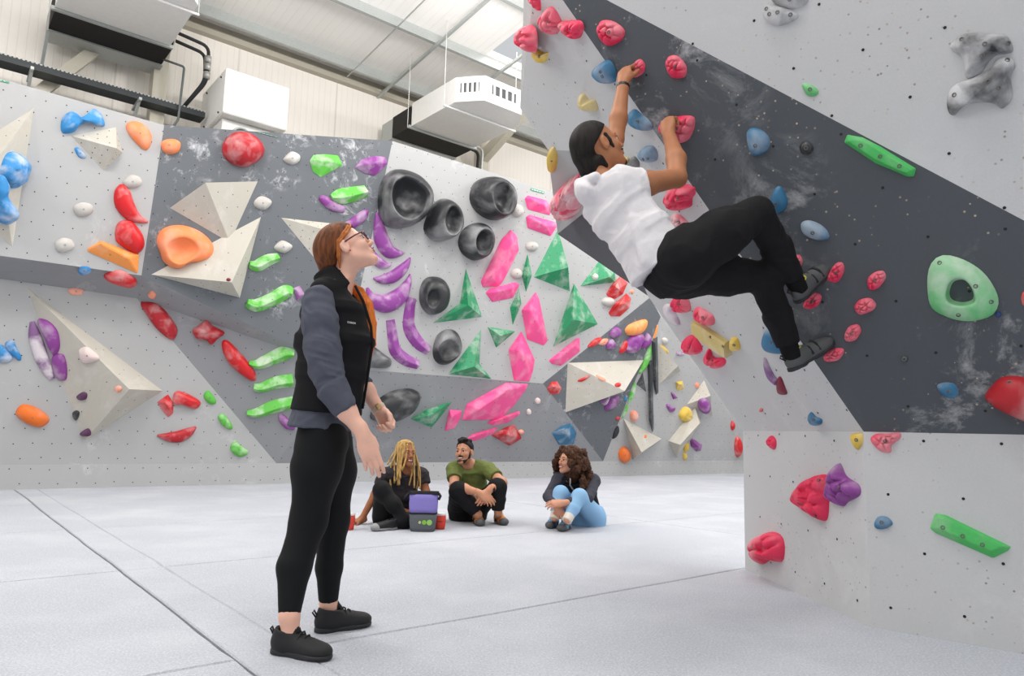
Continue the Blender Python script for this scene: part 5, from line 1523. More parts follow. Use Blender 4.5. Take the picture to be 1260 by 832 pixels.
def add_head(p, c, fwd, up, neck, sc=1.0, brow='black_hair', lip='lip', smile=0.0, neck_r=0.054, nose=1.0):
    f, u, sd = frame(fwd, up); B = p.body; ax = (sd, f, u)
    def q(a, b, d=0.0): return c + (f * a + u * b + sd * d) * sc
    B.ell(q(-0.012, 0.032), ax, [0.074 * sc, 0.094 * sc, 0.086 * sc], 0.02)
    B.ell(q(0.030, -0.030), ax, [0.058 * sc, 0.058 * sc, 0.078 * sc], 0.03)
    for s_ in (-1, 1):
        B.cone(q(0.002, -0.055, 0.048 * s_), q(0.066, -0.096, 0.013 * s_), 0.017 * sc, 0.016 * sc, 0.03)
        B.ell(q(0.060, -0.028, 0.036 * s_), ax, [0.026 * sc, 0.026 * sc, 0.024 * sc], 0.02)
        B.cone(q(0.079, 0.020, 0.010 * s_), q(0.068, 0.018, 0.044 * s_), 0.012 * sc, 0.011 * sc, 0.014)
        B.ell(q(0.093, -0.001, 0.031 * s_), ax, [0.016 * sc, 0.012 * sc, 0.010 * sc], 0.012, 's')
        B.ell(q(0.084, 0.0105, 0.031 * s_), ax, [0.016 * sc, 0.008 * sc, 0.0055 * sc], 0.006)
        B.ell(q(0.083, -0.0105, 0.031 * s_), ax, [0.015 * sc, 0.007 * sc, 0.0045 * sc], 0.006)
        B.ell(q(-0.006, -0.010, 0.079 * s_), ax, [0.011 * sc, 0.020 * sc, 0.033 * sc], 0.008)
        B.ell(q(-0.002, -0.008, 0.091 * s_), ax, [0.007 * sc, 0.010 * sc, 0.019 * sc], 0.005, 's')
    B.ell(q(0.074, -0.102), ax, [0.022 * sc, 0.018 * sc, 0.017 * sc], 0.02)
    B.cone(q(0.086, 0.012), q(0.110, -0.029), 0.008 * sc, 0.0105 * sc * nose, 0.010)
    for s_ in (-1, 1): B.ell(q(0.096, -0.034, 0.011 * s_), ax, [0.009 * sc, 0.011 * sc, 0.008 * sc], 0.006)
    B.ell(q(0.084, -0.064), ax, [0.026 * sc, 0.014 * sc, 0.016 * sc], 0.012)
    B.cone(q(-0.018, -0.05), neck, 0.050 * sc, neck_r * sc, 0.03)
    for s_ in (-1, 1):
        p.ball('eye', q(0.0765, 0.0, 0.031 * s_), ax, [0.0120 * sc] * 3, 'eye')
        p.ball('iris', q(0.0865, 0.0, 0.031 * s_), ax, [0.0085 * sc, 0.0035 * sc, 0.0085 * sc], 'iris', 10)
        p.tube('eyebrow', [q(0.094, 0.021, 0.013 * s_), q(0.089, 0.026, 0.029 * s_), q(0.079, 0.023, 0.045 * s_)], [0.0026 * sc, 0.0030 * sc, 0.0014 * sc], brow)
    if smile > 0:
        p.ball('teeth', q(0.0935, -0.064), ax, [0.022 * sc, 0.009 * sc, 0.0065 * sc], 'teeth', 12)
        p.tube('upper_lip', [q(0.080, -0.056, -0.030), q(0.098, -0.057, -0.012), q(0.101, -0.058), q(0.098, -0.057, 0.012), q(0.080, -0.056, 0.030)], [0.002 * sc, 0.004 * sc, 0.0045 * sc, 0.004 * sc, 0.002 * sc], lip)
        p.tube('lower_lip', [q(0.080, -0.058, -0.030), q(0.096, -0.072, -0.012), q(0.098, -0.074), q(0.096, -0.072, 0.012), q(0.080, -0.058, 0.030)], [0.002 * sc, 0.0045 * sc, 0.005 * sc, 0.0045 * sc, 0.002 * sc], lip)
    else:
        p.ball('upper_lip', q(0.0935, -0.0585), ax, [0.022 * sc, 0.009 * sc, 0.0045 * sc], lip, 12)
        p.ball('lower_lip', q(0.0925, -0.0690), ax, [0.020 * sc, 0.009 * sc, 0.0055 * sc], lip, 12)
    return q, ax

def add_hand(B, wrist, d, palm, thumb, curl=(20, 30, 25), sc=1.0, spread=0.12, thumb_in=0.5, fist=False):
    """palm and five fingers: d along the hand, palm = the way the palm faces, thumb = the side of the thumb"""
    d = Vector(d).normalized(); n = Vector(palm); n = (n - d * n.dot(d)).normalized(); s = Vector(thumb); s = (s - d * s.dot(d) - n * s.dot(n)).normalized()
    w = Vector(wrist)
    B.cone(w - d * 0.03 * sc, w + d * 0.02 * sc, 0.0245 * sc, 0.021 * sc, 0.02)
    B.ell(w + d * 0.035 * sc, (s, d, n), [0.031 * sc, 0.045 * sc, 0.019 * sc], 0.02)
    B.ell(w + d * 0.062 * sc, (s, d, n), [0.041 * sc, 0.046 * sc, 0.0155 * sc], 0.02)
    B.cone(w + d * 0.02 * sc + s * 0.018 * sc + n * 0.006 * sc, w + d * 0.055 * sc + s * 0.03 * sc + n * 0.008 * sc, 0.015 * sc, 0.015 * sc, 0.015)
    lens = [(0.042, 0.026, 0.021), (0.047, 0.030, 0.022), (0.043, 0.028, 0.021), (0.034, 0.021, 0.018)]
    offs = [0.030, 0.010, -0.010, -0.029]; drop = [0.090, 0.094, 0.090, 0.082]; rr = [0.0092, 0.0096, 0.0090, 0.0080]
    for i in range(4):
        p0 = w + (d * drop[i] + s * offs[i]) * sc
        dd = (d + s * (offs[i] / 0.03 * spread)).normalized(); a = 0.0
        pts = [p0 - d * 0.012 * sc, p0]
        for L, cu in zip(lens[i], curl):
            a += math.radians(cu + (i - 1.5) * 3)
            pts.append(pts[-1] + (dd * math.cos(a) + n * math.sin(a)) * L * sc)
        B.chain(pts, [rr[i] * sc * k for k in (1.1, 1.08, 1.0, 0.92, 0.80)], 0.004)
    t0 = w + (d * 0.030 + s * 0.030 + n * 0.006) * sc
    td = (d * 0.75 + s * (0.75 - thumb_in * 0.5) + n * (0.25 + thumb_in * 0.35)).normalized()
    t1 = t0 + td * 0.040 * sc; td2 = (td + d * 0.45 * thumb_in + n * 0.25 * thumb_in - s * 0.35 * thumb_in).normalized()
    t2 = t1 + td2 * 0.030 * sc; t3 = t2 + (td2 - s * 0.15).normalized() * 0.022 * sc
    B.chain([t0, t1, t2, t3], [0.0135 * sc, 0.0115 * sc, 0.0105 * sc, 0.0085 * sc], 0.006)

def add_shoe(p, heel, toe, ankle, mat='shoe', sole='sole', w=0.046, h=0.075, toe_mat=None, vox=0.005, laces=True, sole_t=0.022, tab=True, up=None, strap=None):
    """heel and toe are points on the ground (or foothold) under the shoe"""
    heel, toe = Vector(heel), Vector(toe); d = (toe - heel); L = d.length; d.normalize()
    u = Vector(up) if up else UP; u = (u - d * u.dot(d)).normalized(); s = u.cross(d)
    ax = (s, d, u)
    f = p.layer('shoe_upper', mat, vox)
    def q(a, b, c=0.0): return heel + d * (a * L) + u * b + s * c
    f.ell(q(0.17, 0.040), ax, [w * 0.80, L * 0.17, 0.048], 0.03)
    f.ell(q(0.45, 0.036), ax, [w * 0.88, L * 0.28, 0.042], 0.03)
    f.ell(q(0.73, 0.030), ax, [w * 1.0, L * 0.26, 0.034], 0.03)
    f.cone(q(0.20, 0.05), q(0.20, h + 0.008), w * 0.82, w * 0.80, 0.03)
    f.cone(q(0.34, 0.055), q(0.31, h), w * 0.70, w * 0.66, 0.03)
    f.cut(q(0.25, h + 0.004), u + d * 0.15)
    f.cone(q(0.22, h - 0.012), q(0.22, h + 0.05), w * 0.62, w * 0.62, 0.006, 's')
    g = p.layer('shoe_sole', sole, vox)
    g.slab(q(0.16, 0.0), q(0.16, sole_t), s, w * 0.86, w * 0.84, L * 0.165, L * 0.160, 0.01)
    g.slab(q(0.45, 0.0), q(0.45, sole_t * 0.9), s, w * 0.82, w * 0.86, L * 0.30, L * 0.28, 0.02)
    g.slab(q(0.72, 0.004), q(0.72, sole_t * 0.95), s, w * 1.02, w * 1.05, L * 0.265, L * 0.275, 0.02)
    if toe_mat:
        t = p.layer('toe_cap', toe_mat, vox)
        t.ell(q(0.80, 0.028), ax, [w * 1.05, L * 0.215, 0.036], 0.01); t.cut(q(0.78, 0.03), -d + u * 0.3)
    if laces:
        for k in range(4):
            a = 0.40 + k * 0.085; hh = 0.100 - k * 0.010
            p.tube('lace', [q(a, hh - 0.030, -w * 0.66), q(a + 0.01, hh - 0.002, -w * 0.25), q(a + 0.01, hh - 0.002, w * 0.25), q(a, hh - 0.030, w * 0.66)], 0.0038, 'shoe' if mat == 'shoe' else 'rubber', 6)
        p.tube('tongue', [q(0.42, 0.082), q(0.36, h + 0.018), q(0.35, h + 0.034)], [0.016, 0.013, 0.007], mat)
    if tab:
        p.tube('pull_tab', [q(0.03, h - 0.02), q(-0.03, h + 0.006), q(-0.055, h - 0.004), q(-0.03, h - 0.012), q(0.02, h - 0.03)], 0.004, 'shoe', 6)
    if strap:
        for a in (0.36, 0.52):
            p.tube('strap', [q(a, 0.018, -w * 0.95), q(a, 0.055, -w * 0.74), q(a, 0.078 - (a - 0.36) * 0.11, 0), q(a, 0.055, w * 0.74), q(a, 0.018, w * 0.95)], 0.010, strap, 8)
# ------------------------------------------------------------------ standing woman
Y_AX = Vector((0, 1, 0))
def standing_woman():
    heel_n, toe_n = on_ground(335, 802), on_ground(408, 814)
    heel_f, toe_f = on_ground(387, 779), on_ground(457, 769)
    p = Person('person in a black vest and leggings standing and looking up at the climber', 3.08, 'skin_pale')
    P = p.P; B = p.body
    yn, yf = (heel_n.y * 0.7 + toe_n.y * 0.3) - p.Y, (heel_f.y * 0.7 + toe_f.y * 0.3) - p.Y
    c = P(426.5, 307)
    fwd = Vector((0.817, 0.14, 0.576)); up = Vector((-0.576, 0, 0.817))
    q, ax = add_head(p, c, fwd, up, P(417, 352), 1.0, 'auburn', 'lip', 0, 0.050, nose=1.0)
    # torso under the clothes
    B.slab(P(411, 350), P(411, 410), Y_AX, 0.13, 0.16, 0.06, 0.10, 0.05)
    B.slab(P(411, 405), P(406, 470), Y_AX, 0.16, 0.13, 0.10, 0.09, 0.05)
    B.slab(P(406, 465), P(399, 538), Y_AX, 0.13, 0.14, 0.085, 0.085, 0.05)
    # arms
    sh_n, el_n, wr_n = P(391, 368, -0.17), P(400, 456, -0.20), P(447, 535, -0.21)
    sh_f, el_f, wr_f = P(414, 364, 0.17), P(428, 448, 0.22), P(466, 504, 0.20)
    B.chain([P(405, 356, -0.05), sh_n, el_n, P(426, 505, -0.205), wr_n], [0.045, 0.045, 0.038, 0.037, 0.0265], 0.03)
    B.chain([P(415, 356, 0.05), sh_f, el_f, P(451, 481, 0.21), wr_f], [0.045, 0.045, 0.038, 0.036, 0.026], 0.03)
    add_hand(B, wr_n, (0.36, 0.03, -0.93), (-0.25, 1, -0.1), (1, 0.25, 0.3), (14, 24, 20), 1.0, 0.03, 1.5)
    add_hand(B, wr_f, (0.58, -0.05, -0.81), (-0.35, -1, -0.1), (0.8, -0.3, 0.6), (58, 62, 40), 0.95, 0.05, 0.9)
    # legs
    near = [P(398, 545, -0.085), P(390, 575, -0.09), P(380, 640, -0.09), P(362, 698, (yn - 0.09) / 2), P(356, 757, yn)]
    far = [P(405, 545, 0.085), P(410, 580, 0.09), P(410, 640, 0.10), P(405, 698, (yf + 0.1) / 2), P(404, 740, yf)]
    an, af = P(358, 782, yn), P(405, 764, yf)
    B.chain(near + [an], [0.075, 0.078, 0.056, 0.052, 0.034, 0.036], 0.03)
    B.chain(far + [af], [0.072, 0.074, 0.052, 0.046, 0.033, 0.035], 0.03)
    lg = p.layer('leggings', 'legging', 0.006)
    lg.slab(P(400, 495), P(397, 548), Y_AX, 0.145, 0.165, 0.092, 0.106, 0.04)
    lg.chain(near[:-1], [0.100, 0.098, 0.070, 0.066], 0.04)
    lg.chain(far[:-1], [0.098, 0.094, 0.064, 0.056], 0.04)
    for seq, r0 in ((near, 0.066), (far, 0.056)):
        lg.cone(seq[3], seq[4], r0, 0.041, 0.02); dn = (seq[4] - seq[3]).normalized()
        lg.flat(seq[4], seq[4] + dn * 0.09, 0.08, 0.08, 0.003, 's')
    # fleece with rolled sleeves
    fl = p.layer('fleece', 'fleece', 0.006)
    fl.slab(P(398, 496), P(394, 527), Y_AX, 0.158, 0.190, 0.108, 0.130, 0.03)
    fl.slab(P(411, 362), P(411, 420), Y_AX, 0.10, 0.14, 0.05, 0.11, 0.04)
    for pts, rr in (([P(391, 369, -0.165), P(394, 397, -0.19), P(397, 430, -0.20), P(401, 455, -0.205), P(410, 480, -0.205)], [0.064, 0.068, 0.068, 0.062, 0.056]),
                    ([sh_f, P(418, 397, 0.19), P(424, 430, 0.2), el_f], [0.062, 0.066, 0.064, 0.060])):
        fl.chain(pts, rr, 0.03)
    fl.flat(P(408, 477, -0.205), P(426.5, 506, -0.205), 0.060, 0.050, 0.02)
    fl.flat(el_f, P(448, 476, 0.21), 0.056, 0.046, 0.02)
    for (x, y, r) in ((397, 434, 0.077), (399, 443, 0.077), (402, 452, 0.075), (405, 461, 0.070)):      # bunched folds at the elbow
        fl.ell(P(x, y, -0.203), (Vector((0.95, 0, -0.25)), Y_AX, Vector((0.25, 0, 0.95))), [r, r, 0.011], 0.004)
    fl.flat(P(416, 354), P(410, 339), 0.072, 0.064, 0.02)
    fl.cone(P(417, 356), P(408, 330), 0.056, 0.056, 0.004, 's')
    # vest
    vs = p.layer('vest', 'black', 0.006)
    vs.slab(P(409, 353), P(411, 385), Y_AX, 0.135, 0.175, 0.072, 0.128, 0.04)
    vs.slab(P(411, 380), P(412, 424), Y_AX, 0.175, 0.178, 0.125, 0.160, 0.05)
    vs.slab(P(412, 418), P(409, 462), Y_AX, 0.178, 0.165, 0.160, 0.138, 0.05)
    vs.slab(P(409, 456), P(402, 508), Y_AX, 0.165, 0.185, 0.138, 0.146, 0.05)
    vs.cone(P(408, 354, -0.06), P(396, 358, -0.135), 0.050, 0.050, 0.03)
    vs.cone(P(412, 354, 0.06), P(412, 358, 0.135), 0.050, 0.050, 0.03)
    vs.flat(P(417, 360), P(405, 334), 0.088, 0.074, 0.025)
    vs.cone(P(420, 362), P(408, 326), 0.066, 0.062, 0.006, 's')
    vs.ell(P(437, 338), (Vector((0.7, 0, 0.7)), Y_AX, Vector((-0.7, 0, 0.7))), [0.055, 0.055, 0.10], 0.02, 's')
    vs.cone(P(391, 372, -0.21), P(395, 420, -0.235), 0.068, 0.072, 0.01, 's')
    # collar zip edge and the chest badge
    p.tube('zip', [P(437, 352, -0.035), P(447, 371, -0.05), P(456.5, 402, -0.05), P(458, 425, -0.04), P(452, 465, -0.03), P(446, 503, -0.02)], 0.006, 'black')
    cu = bpy.data.curves.new('badge', 'FONT'); cu.body = 'COACH'; cu.size = 0.0115; cu.extrude = 0.0006; cu.align_x = 'CENTER'; cu.align_y = 'CENTER'
    tmp = bpy.data.objects.new('badge', cu); COL.objects.link(tmp)
    dg = bpy.context.evaluated_depsgraph_get(); me = bpy.data.meshes.new_from_object(tmp.evaluated_get(dg)); bpy.data.objects.remove(tmp)
    vest_me = vs.mesh(0.006); bv = BVHTree.FromPolygons([v.co.copy() for v in vest_me.vertices], [tuple(f.vertices) for f in vest_me.polygons]); bpy.data.meshes.remove(vest_me)
    loc, nor, _, _ = bv.ray_cast(CAM, ray(432, 397.5))
    if loc is not None:
        nn = nor if nor.dot(CAM - loc) > 0 else -nor
        u_ = (UP - nn * UP.dot(nn)).normalized(); x_ = u_.cross(nn)
        m = Matrix([[x_[i], u_[i], nn[i]] for i in range(3)]).to_4x4(); m.translation = loc + nn * 0.003
        me.materials.clear(); me.transform(m); p.extra.append(('badge', me, 'print'))
    # hair
    hr = p.layer('hair', 'auburn', 0.005)
    hr.ell(q(-0.018, 0.040), ax, [0.086, 0.108, 0.096], 0.02); hr.ell(q(-0.080, 0.006), ax, [0.066, 0.056, 0.076], 0.04)
    n_ = ax[1] * 0.55 - ax[2] * 0.83
    hr.cut(q(0.004, 0.026), n_)
    hr.cone(q(-0.085, -0.01), P(404, 333), 0.045, 0.034, 0.04)
    gl = p.layer('front_hair', 'copper', 0.0035)
    for s_ in (-1, 1):
        for o_ in (0.0, 0.009):
            gl.chain([q(0.074 - o_, 0.088 + o_ * 0.4, 0.020 * s_), q(0.062 - o_, 0.058 + o_, 0.060 * s_), q(0.030 - o_, 0.036 + o_, 0.0795 * s_), q(-0.010 - o_, 0.016 + o_, 0.083 * s_), q(-0.045 - o_, -0.030, 0.066 * s_), q(-0.070, -0.070, 0.040 * s_)], [0.0035, 0.005, 0.0055, 0.0055, 0.006, 0.004], 0.004)
    lk = p.layer('hair_length', 'ginger', 0.004)
    rnd = random.Random(5)
    for k in range(9):
        o1 = rnd.uniform(-1, 1)
        pts = [P(430 + o1 * 2, 350, 0.045), P(440 + o1 * 5, 358 - abs(o1), 0.06), P(450 + o1 * 6, 374, 0.06 + rnd.uniform(-.02, .02)), P(456 + o1 * 5, 398, 0.06), P(457 + o1 * 4, 424, 0.05), P(454.5 + o1 * 2, 446 - rnd.uniform(0, 14), 0.045)]
        lk.chain(pts, [0.010, 0.012, 0.013, 0.011, 0.008, 0.003], 0.008)
    # glasses, earring, watch
    for s_ in (-1, 1):
        p.tube('glasses_temple', [q(0.092, 0.014, 0.060 * s_), q(0.060, 0.012, 0.074 * s_), q(0.004, 0.004, 0.088 * s_)], 0.0032, 'glasses', 6)
        p.tube('glasses_rim', [q(0.103 - 0.010 * abs(math.cos(t)) * (1 if math.cos(t) > 0 else 0), 0.001 + 0.019 * math.sin(t), s_ * (0.034 + 0.025 * math.cos(t))) for t in [k * math.pi / 10 for k in range(21)]], 0.0026, 'glasses', 6)
    p.tube('glasses_bridge', [q(0.106, 0.008, -0.010), q(0.108, 0.010, 0), q(0.106, 0.008, 0.010)], 0.0026, 'glasses', 6)
    p.ball('earring', q(0.004, -0.040, -0.083), ax, [0.004] * 3, 'lip', 8)
    d = (wr_f - el_f).normalized()
    f = p.layer('watch_strap', 'strap', 0.004); f.flat(wr_f - d * 0.016, wr_f + d * 0.010, 0.0345, 0.0335, 0.004)
    f = p.layer('watch_case', 'gold', 0.0035); f.box(wr_f - d * 0.003 + Vector((0.006, -0.034, 0.01)), ((d, Vector((0.15, -1, 0.25)).normalized(), d.cross(Vector((0.15, -1, 0.25)).normalized()))), [0.015, 0.006, 0.013], 0.004)
    # shoes and socks
    for (h, t, an_, nm) in ((heel_n, toe_n, an, 0), (heel_f, toe_f, af, 1)):
        s = p.layer('sock', 'sock', 0.005)
        d = (t - h).normalized()
        s.flat(an_ - UP * 0.05, an_ + UP * 0.012, 0.040, 0.0385, 0.01)
        add_shoe(p, h, t, an_, 'shoe', 'sole', 0.047, 0.088)
        b = h + d * 0.095 + UP * 0.072
    return p.build((heel_n + toe_f) / 2, 0.0045)
standing_woman()
# ------------------------------------------------------------------ climber
def climber():
    p = Person('person in a white T-shirt and black trousers climbing the overhang', 3.12, 'skin_tan')
    P = p.P; B = p.body
    fwd = Vector((0.86, 0.22, 0.43)); up = Vector((-0.42, -0.05, 0.90))
    c = P(737, 181, 0.04)
    nb_ = P(737, 224, 0.03)
    q, ax = add_head(p, c, fwd, up, nb_, 1.0, 'black_hair', 'lip_dark', 0)
    side = Vector((0.64, -0.62, 0.30)).normalized()              # towards the near shoulder
    to_wall = -nR1
    top, mid, low, hip = P(746, 240, 0.03), P(783, 281, -0.02), P(806, 322, -0.05), P(832, 330, -0.03)
    B.slab(top, mid, side, 0.13, 0.11, 0.08, 0.085, 0.05)
    B.slab(mid, hip, side, 0.11, 0.13, 0.085, 0.09, 0.05)
    # arms: the near one bent, the far one raised
    sh_n, el_n, wr_n = P(768, 224, -0.06), P(833, 219, 0.10), P(823, 165, 0.29)
    sh_f, el_f, wr_f = P(742, 214, 0.22), P(757, 172, 0.32), P(767, 103, 0.38)
    B.chain([P(748, 228, 0.0), sh_n, P(797, 226, 0.0), el_n], [0.06, 0.058, 0.052, 0.045], 0.03)
    B.chain([el_n, P(832, 196, 0.16), wr_n], [0.044, 0.046, 0.029], 0.02)
    B.chain([P(738, 226, 0.08), sh_f, P(750, 192, 0.28), el_f], [0.06, 0.055, 0.050, 0.042], 0.03)
    B.chain([el_f, P(761, 146, 0.34), wr_f], [0.042, 0.044, 0.028], 0.02)
    add_hand(B, wr_n, (0.00, 0.30, 0.95), to_wall, (-0.77, 0.6, 0.0), (48, 62, 45), 1.02, 0.08, 0.9)
    add_hand(B, wr_f, (0.10, 0.25, 0.96), to_wall, (0.77, -0.6, 0.0), (45, 62, 45), 1.02, 0.08, 0.7)
    # legs
    rn = [P(842, 318, -0.14), P(888, 288, -0.13), P(930, 263, -0.08), P(954, 302, 0.06), P(980, 349, 0.18)]
    lf = [P(842, 336, 0.02), P(892, 338, 0.09), P(938, 341, 0.17), P(956, 386, 0.21), P(973, 433, 0.25)]
    B.chain([hip] + rn, [0.10, 0.095, 0.08, 0.058, 0.052, 0.034], 0.03)
    B.chain([hip] + lf, [0.10, 0.095, 0.08, 0.056, 0.050, 0.034], 0.03)
    def foot(an, kn, d):
        d = d.normalized(); u = (kn - an); u = (u - d * u.dot(d)).normalized()
        h = an - u * 0.084 - d * 0.052
        return h, h + d * 0.300
    heel_r, toe_r = foot(rn[4], rn[3], P(1025, 328, 0.27) - P(984, 370, 0.22))
    heel_l, toe_l = foot(lf[4], lf[3], P(1022, 432, 0.31) - P(974, 462, 0.25))
    # shirt with a cowl at the neck
    sh = p.layer('t_shirt', 'white', 0.006)
    sh.slab(P(743, 238, 0.03), P(766, 262, 0.0), side, 0.145, 0.145, 0.100, 0.108, 0.05)
    sh.slab(P(763, 258, 0.0), P(790, 292, -0.03), side, 0.145, 0.135, 0.108, 0.108, 0.05)
    sh.slab(P(786, 286, -0.03), P(814, 330, -0.05), side, 0.135, 0.158, 0.108, 0.138, 0.05)
    sh.chain([P(746, 232, 0.0), P(764, 226, -0.06)], [0.07, 0.074], 0.04)
    sh.flat(P(760, 227, -0.05), P(790, 226, -0.02), 0.077, 0.070, 0.03)
    sh.chain([P(738, 232, 0.08), P(741, 220, 0.2)], [0.07, 0.066], 0.04)
    sh.flat(P(741, 220, 0.20), P(747, 198, 0.26), 0.067, 0.064, 0.03)
    sh.ell(P(721, 239, 0.0), (Vector((0.75, 0, 0.66)), Y_AX, Vector((-0.66, 0, 0.75))), [0.040, 0.085, 0.062], 0.02)
    sh.cone(P(712, 226, 0.02), P(733, 217, -0.07), 0.022, 0.020, 0.02)
    sh.cone(nb_ + (c - nb_) * 0.05, c, 0.068, 0.075, 0.015, 's')
    rnd = random.Random(4)
    for k in range(7):                                            # folds gathered at the waist
        t = k / 6
        a = P(778 + 18 * t, 268 + 10 * t, -0.13 + 0.02 * t); b = P(800 + 18 * t - 8, 300 + 24 * (1 - t), -0.15 + 0.02 * t)
        sh.cone(a, b, 0.004, 0.014, 0.03)
    # trousers
    tr = p.layer('trousers', 'trouser', 0.006)
    ax3 = (Vector((0.8, 0, -0.6)), Y_AX, Vector((0.6, 0, 0.8)))
    tr.slab(P(815, 316, -0.05), P(838, 330, -0.04), side, 0.165, 0.172, 0.120, 0.125, 0.04)
    tr.chain([P(833, 331, -0.05), rn[0], rn[1], rn[2]], [0.115, 0.118, 0.102, 0.072], 0.05)
    tr.chain([rn[2], rn[3]], [0.070, 0.066], 0.03); tr.flat(rn[3], rn[4] + (rn[3] - rn[4]) * 0.20, 0.066, 0.054, 0.03)
    tr.chain([P(833, 333, 0.0), lf[0], lf[1], lf[2]], [0.112, 0.105, 0.088, 0.070], 0.05)
    tr.chain([lf[2], lf[3]], [0.068, 0.064], 0.03); tr.flat(lf[3], lf[4] + (lf[3] - lf[4]) * 0.20, 0.064, 0.056, 0.03)
    p.tube('pocket_edge', [P(858, 300, -0.235), P(872, 297, -0.245), P(884, 290, -0.238)], 0.004, 'trouser', 6)
    for (kn, an, h, t) in ((rn[3], rn[4], heel_r, toe_r), (lf[3], lf[4], heel_l, toe_l)):
        upv = (kn - an)
        sk = p.layer('sock', 'sock_black', 0.005); sk.flat(an + (kn - an) * 0.26, an - (kn - an) * 0.16, 0.044, 0.044, 0.01)
        add_shoe(p, h, t, an, 'rubber', 'sole', 0.042, 0.088, None, 0.005, False, 0.018, True, upv)
        d = (t - h).normalized(); u = (upv - d * upv.dot(d)).normalized(); s = u.cross(d)
        cc = h + d * 0.062 + u * 0.094
        p.tube('shoe_trim', [cc + d * (0.044 * math.cos(a)) + s * (0.036 * math.sin(a)) + u * (-0.006 * math.cos(a)) for a in [k * math.pi / 10 for k in range(21)]], 0.0038, 'yellow', 6)
        for a_ in (0.45, 0.60):
            L = (t - h).length
            b = h + d * (a_ * L)
            p.tube('strap', [b - s * 0.039 + u * 0.03, b - s * 0.026 + u * 0.066, b + u * 0.079, b + s * 0.026 + u * 0.066, b + s * 0.039 + u * 0.03], 0.007, 'shoe', 6)
    # hair pulled back, sideburn, goatee
    hr = p.layer('hair', 'black_hair', 0.005)
    hr.ell(q(-0.022, 0.040), ax, [0.082, 0.102, 0.092], 0.02); hr.ell(q(-0.075, 0.0), ax, [0.068, 0.056, 0.075], 0.04)
    hr.cut(q(-0.006, 0.032), ax[1] * 0.62 - ax[2] * 0.78)
    hr.chain([q(-0.085, -0.03), q(-0.088, -0.085), q(-0.078, -0.125)], [0.056, 0.046, 0.024], 0.03)
    hr.chain([q(-0.05, -0.07, -0.045), q(-0.035, -0.105, -0.050)], [0.024, 0.012], 0.02)
    for s_ in (-1, 1):
        bd = p.layer('sideburn', 'beard', 0.004)
        bd.chain([q(0.018, 0.026, 0.0680 * s_), q(0.024, -0.004, 0.0660 * s_), q(0.034, -0.036, 0.0590 * s_)], [0.011, 0.011, 0.008], 0.01)
    bd = p.layer('goatee', 'beard', 0.004)
    bd.ell(q(0.082, -0.108), ax, [0.020, 0.016, 0.017], 0.01)
    p.tube('moustache', [q(0.086, -0.052, -0.026), q(0.102, -0.048, -0.008), q(0.102, -0.048, 0.008), q(0.086, -0.052, 0.026)], [0.003, 0.004, 0.004, 0.003], 'beard')
    d = (wr_f - el_f).normalized()
    f = p.layer('wristband', 'watch', 0.004); f.flat(wr_f - d * 0.030, wr_f - d * 0.008, 0.0345, 0.034, 0.004)
    return p.build(hip, 0.0045)
climber()
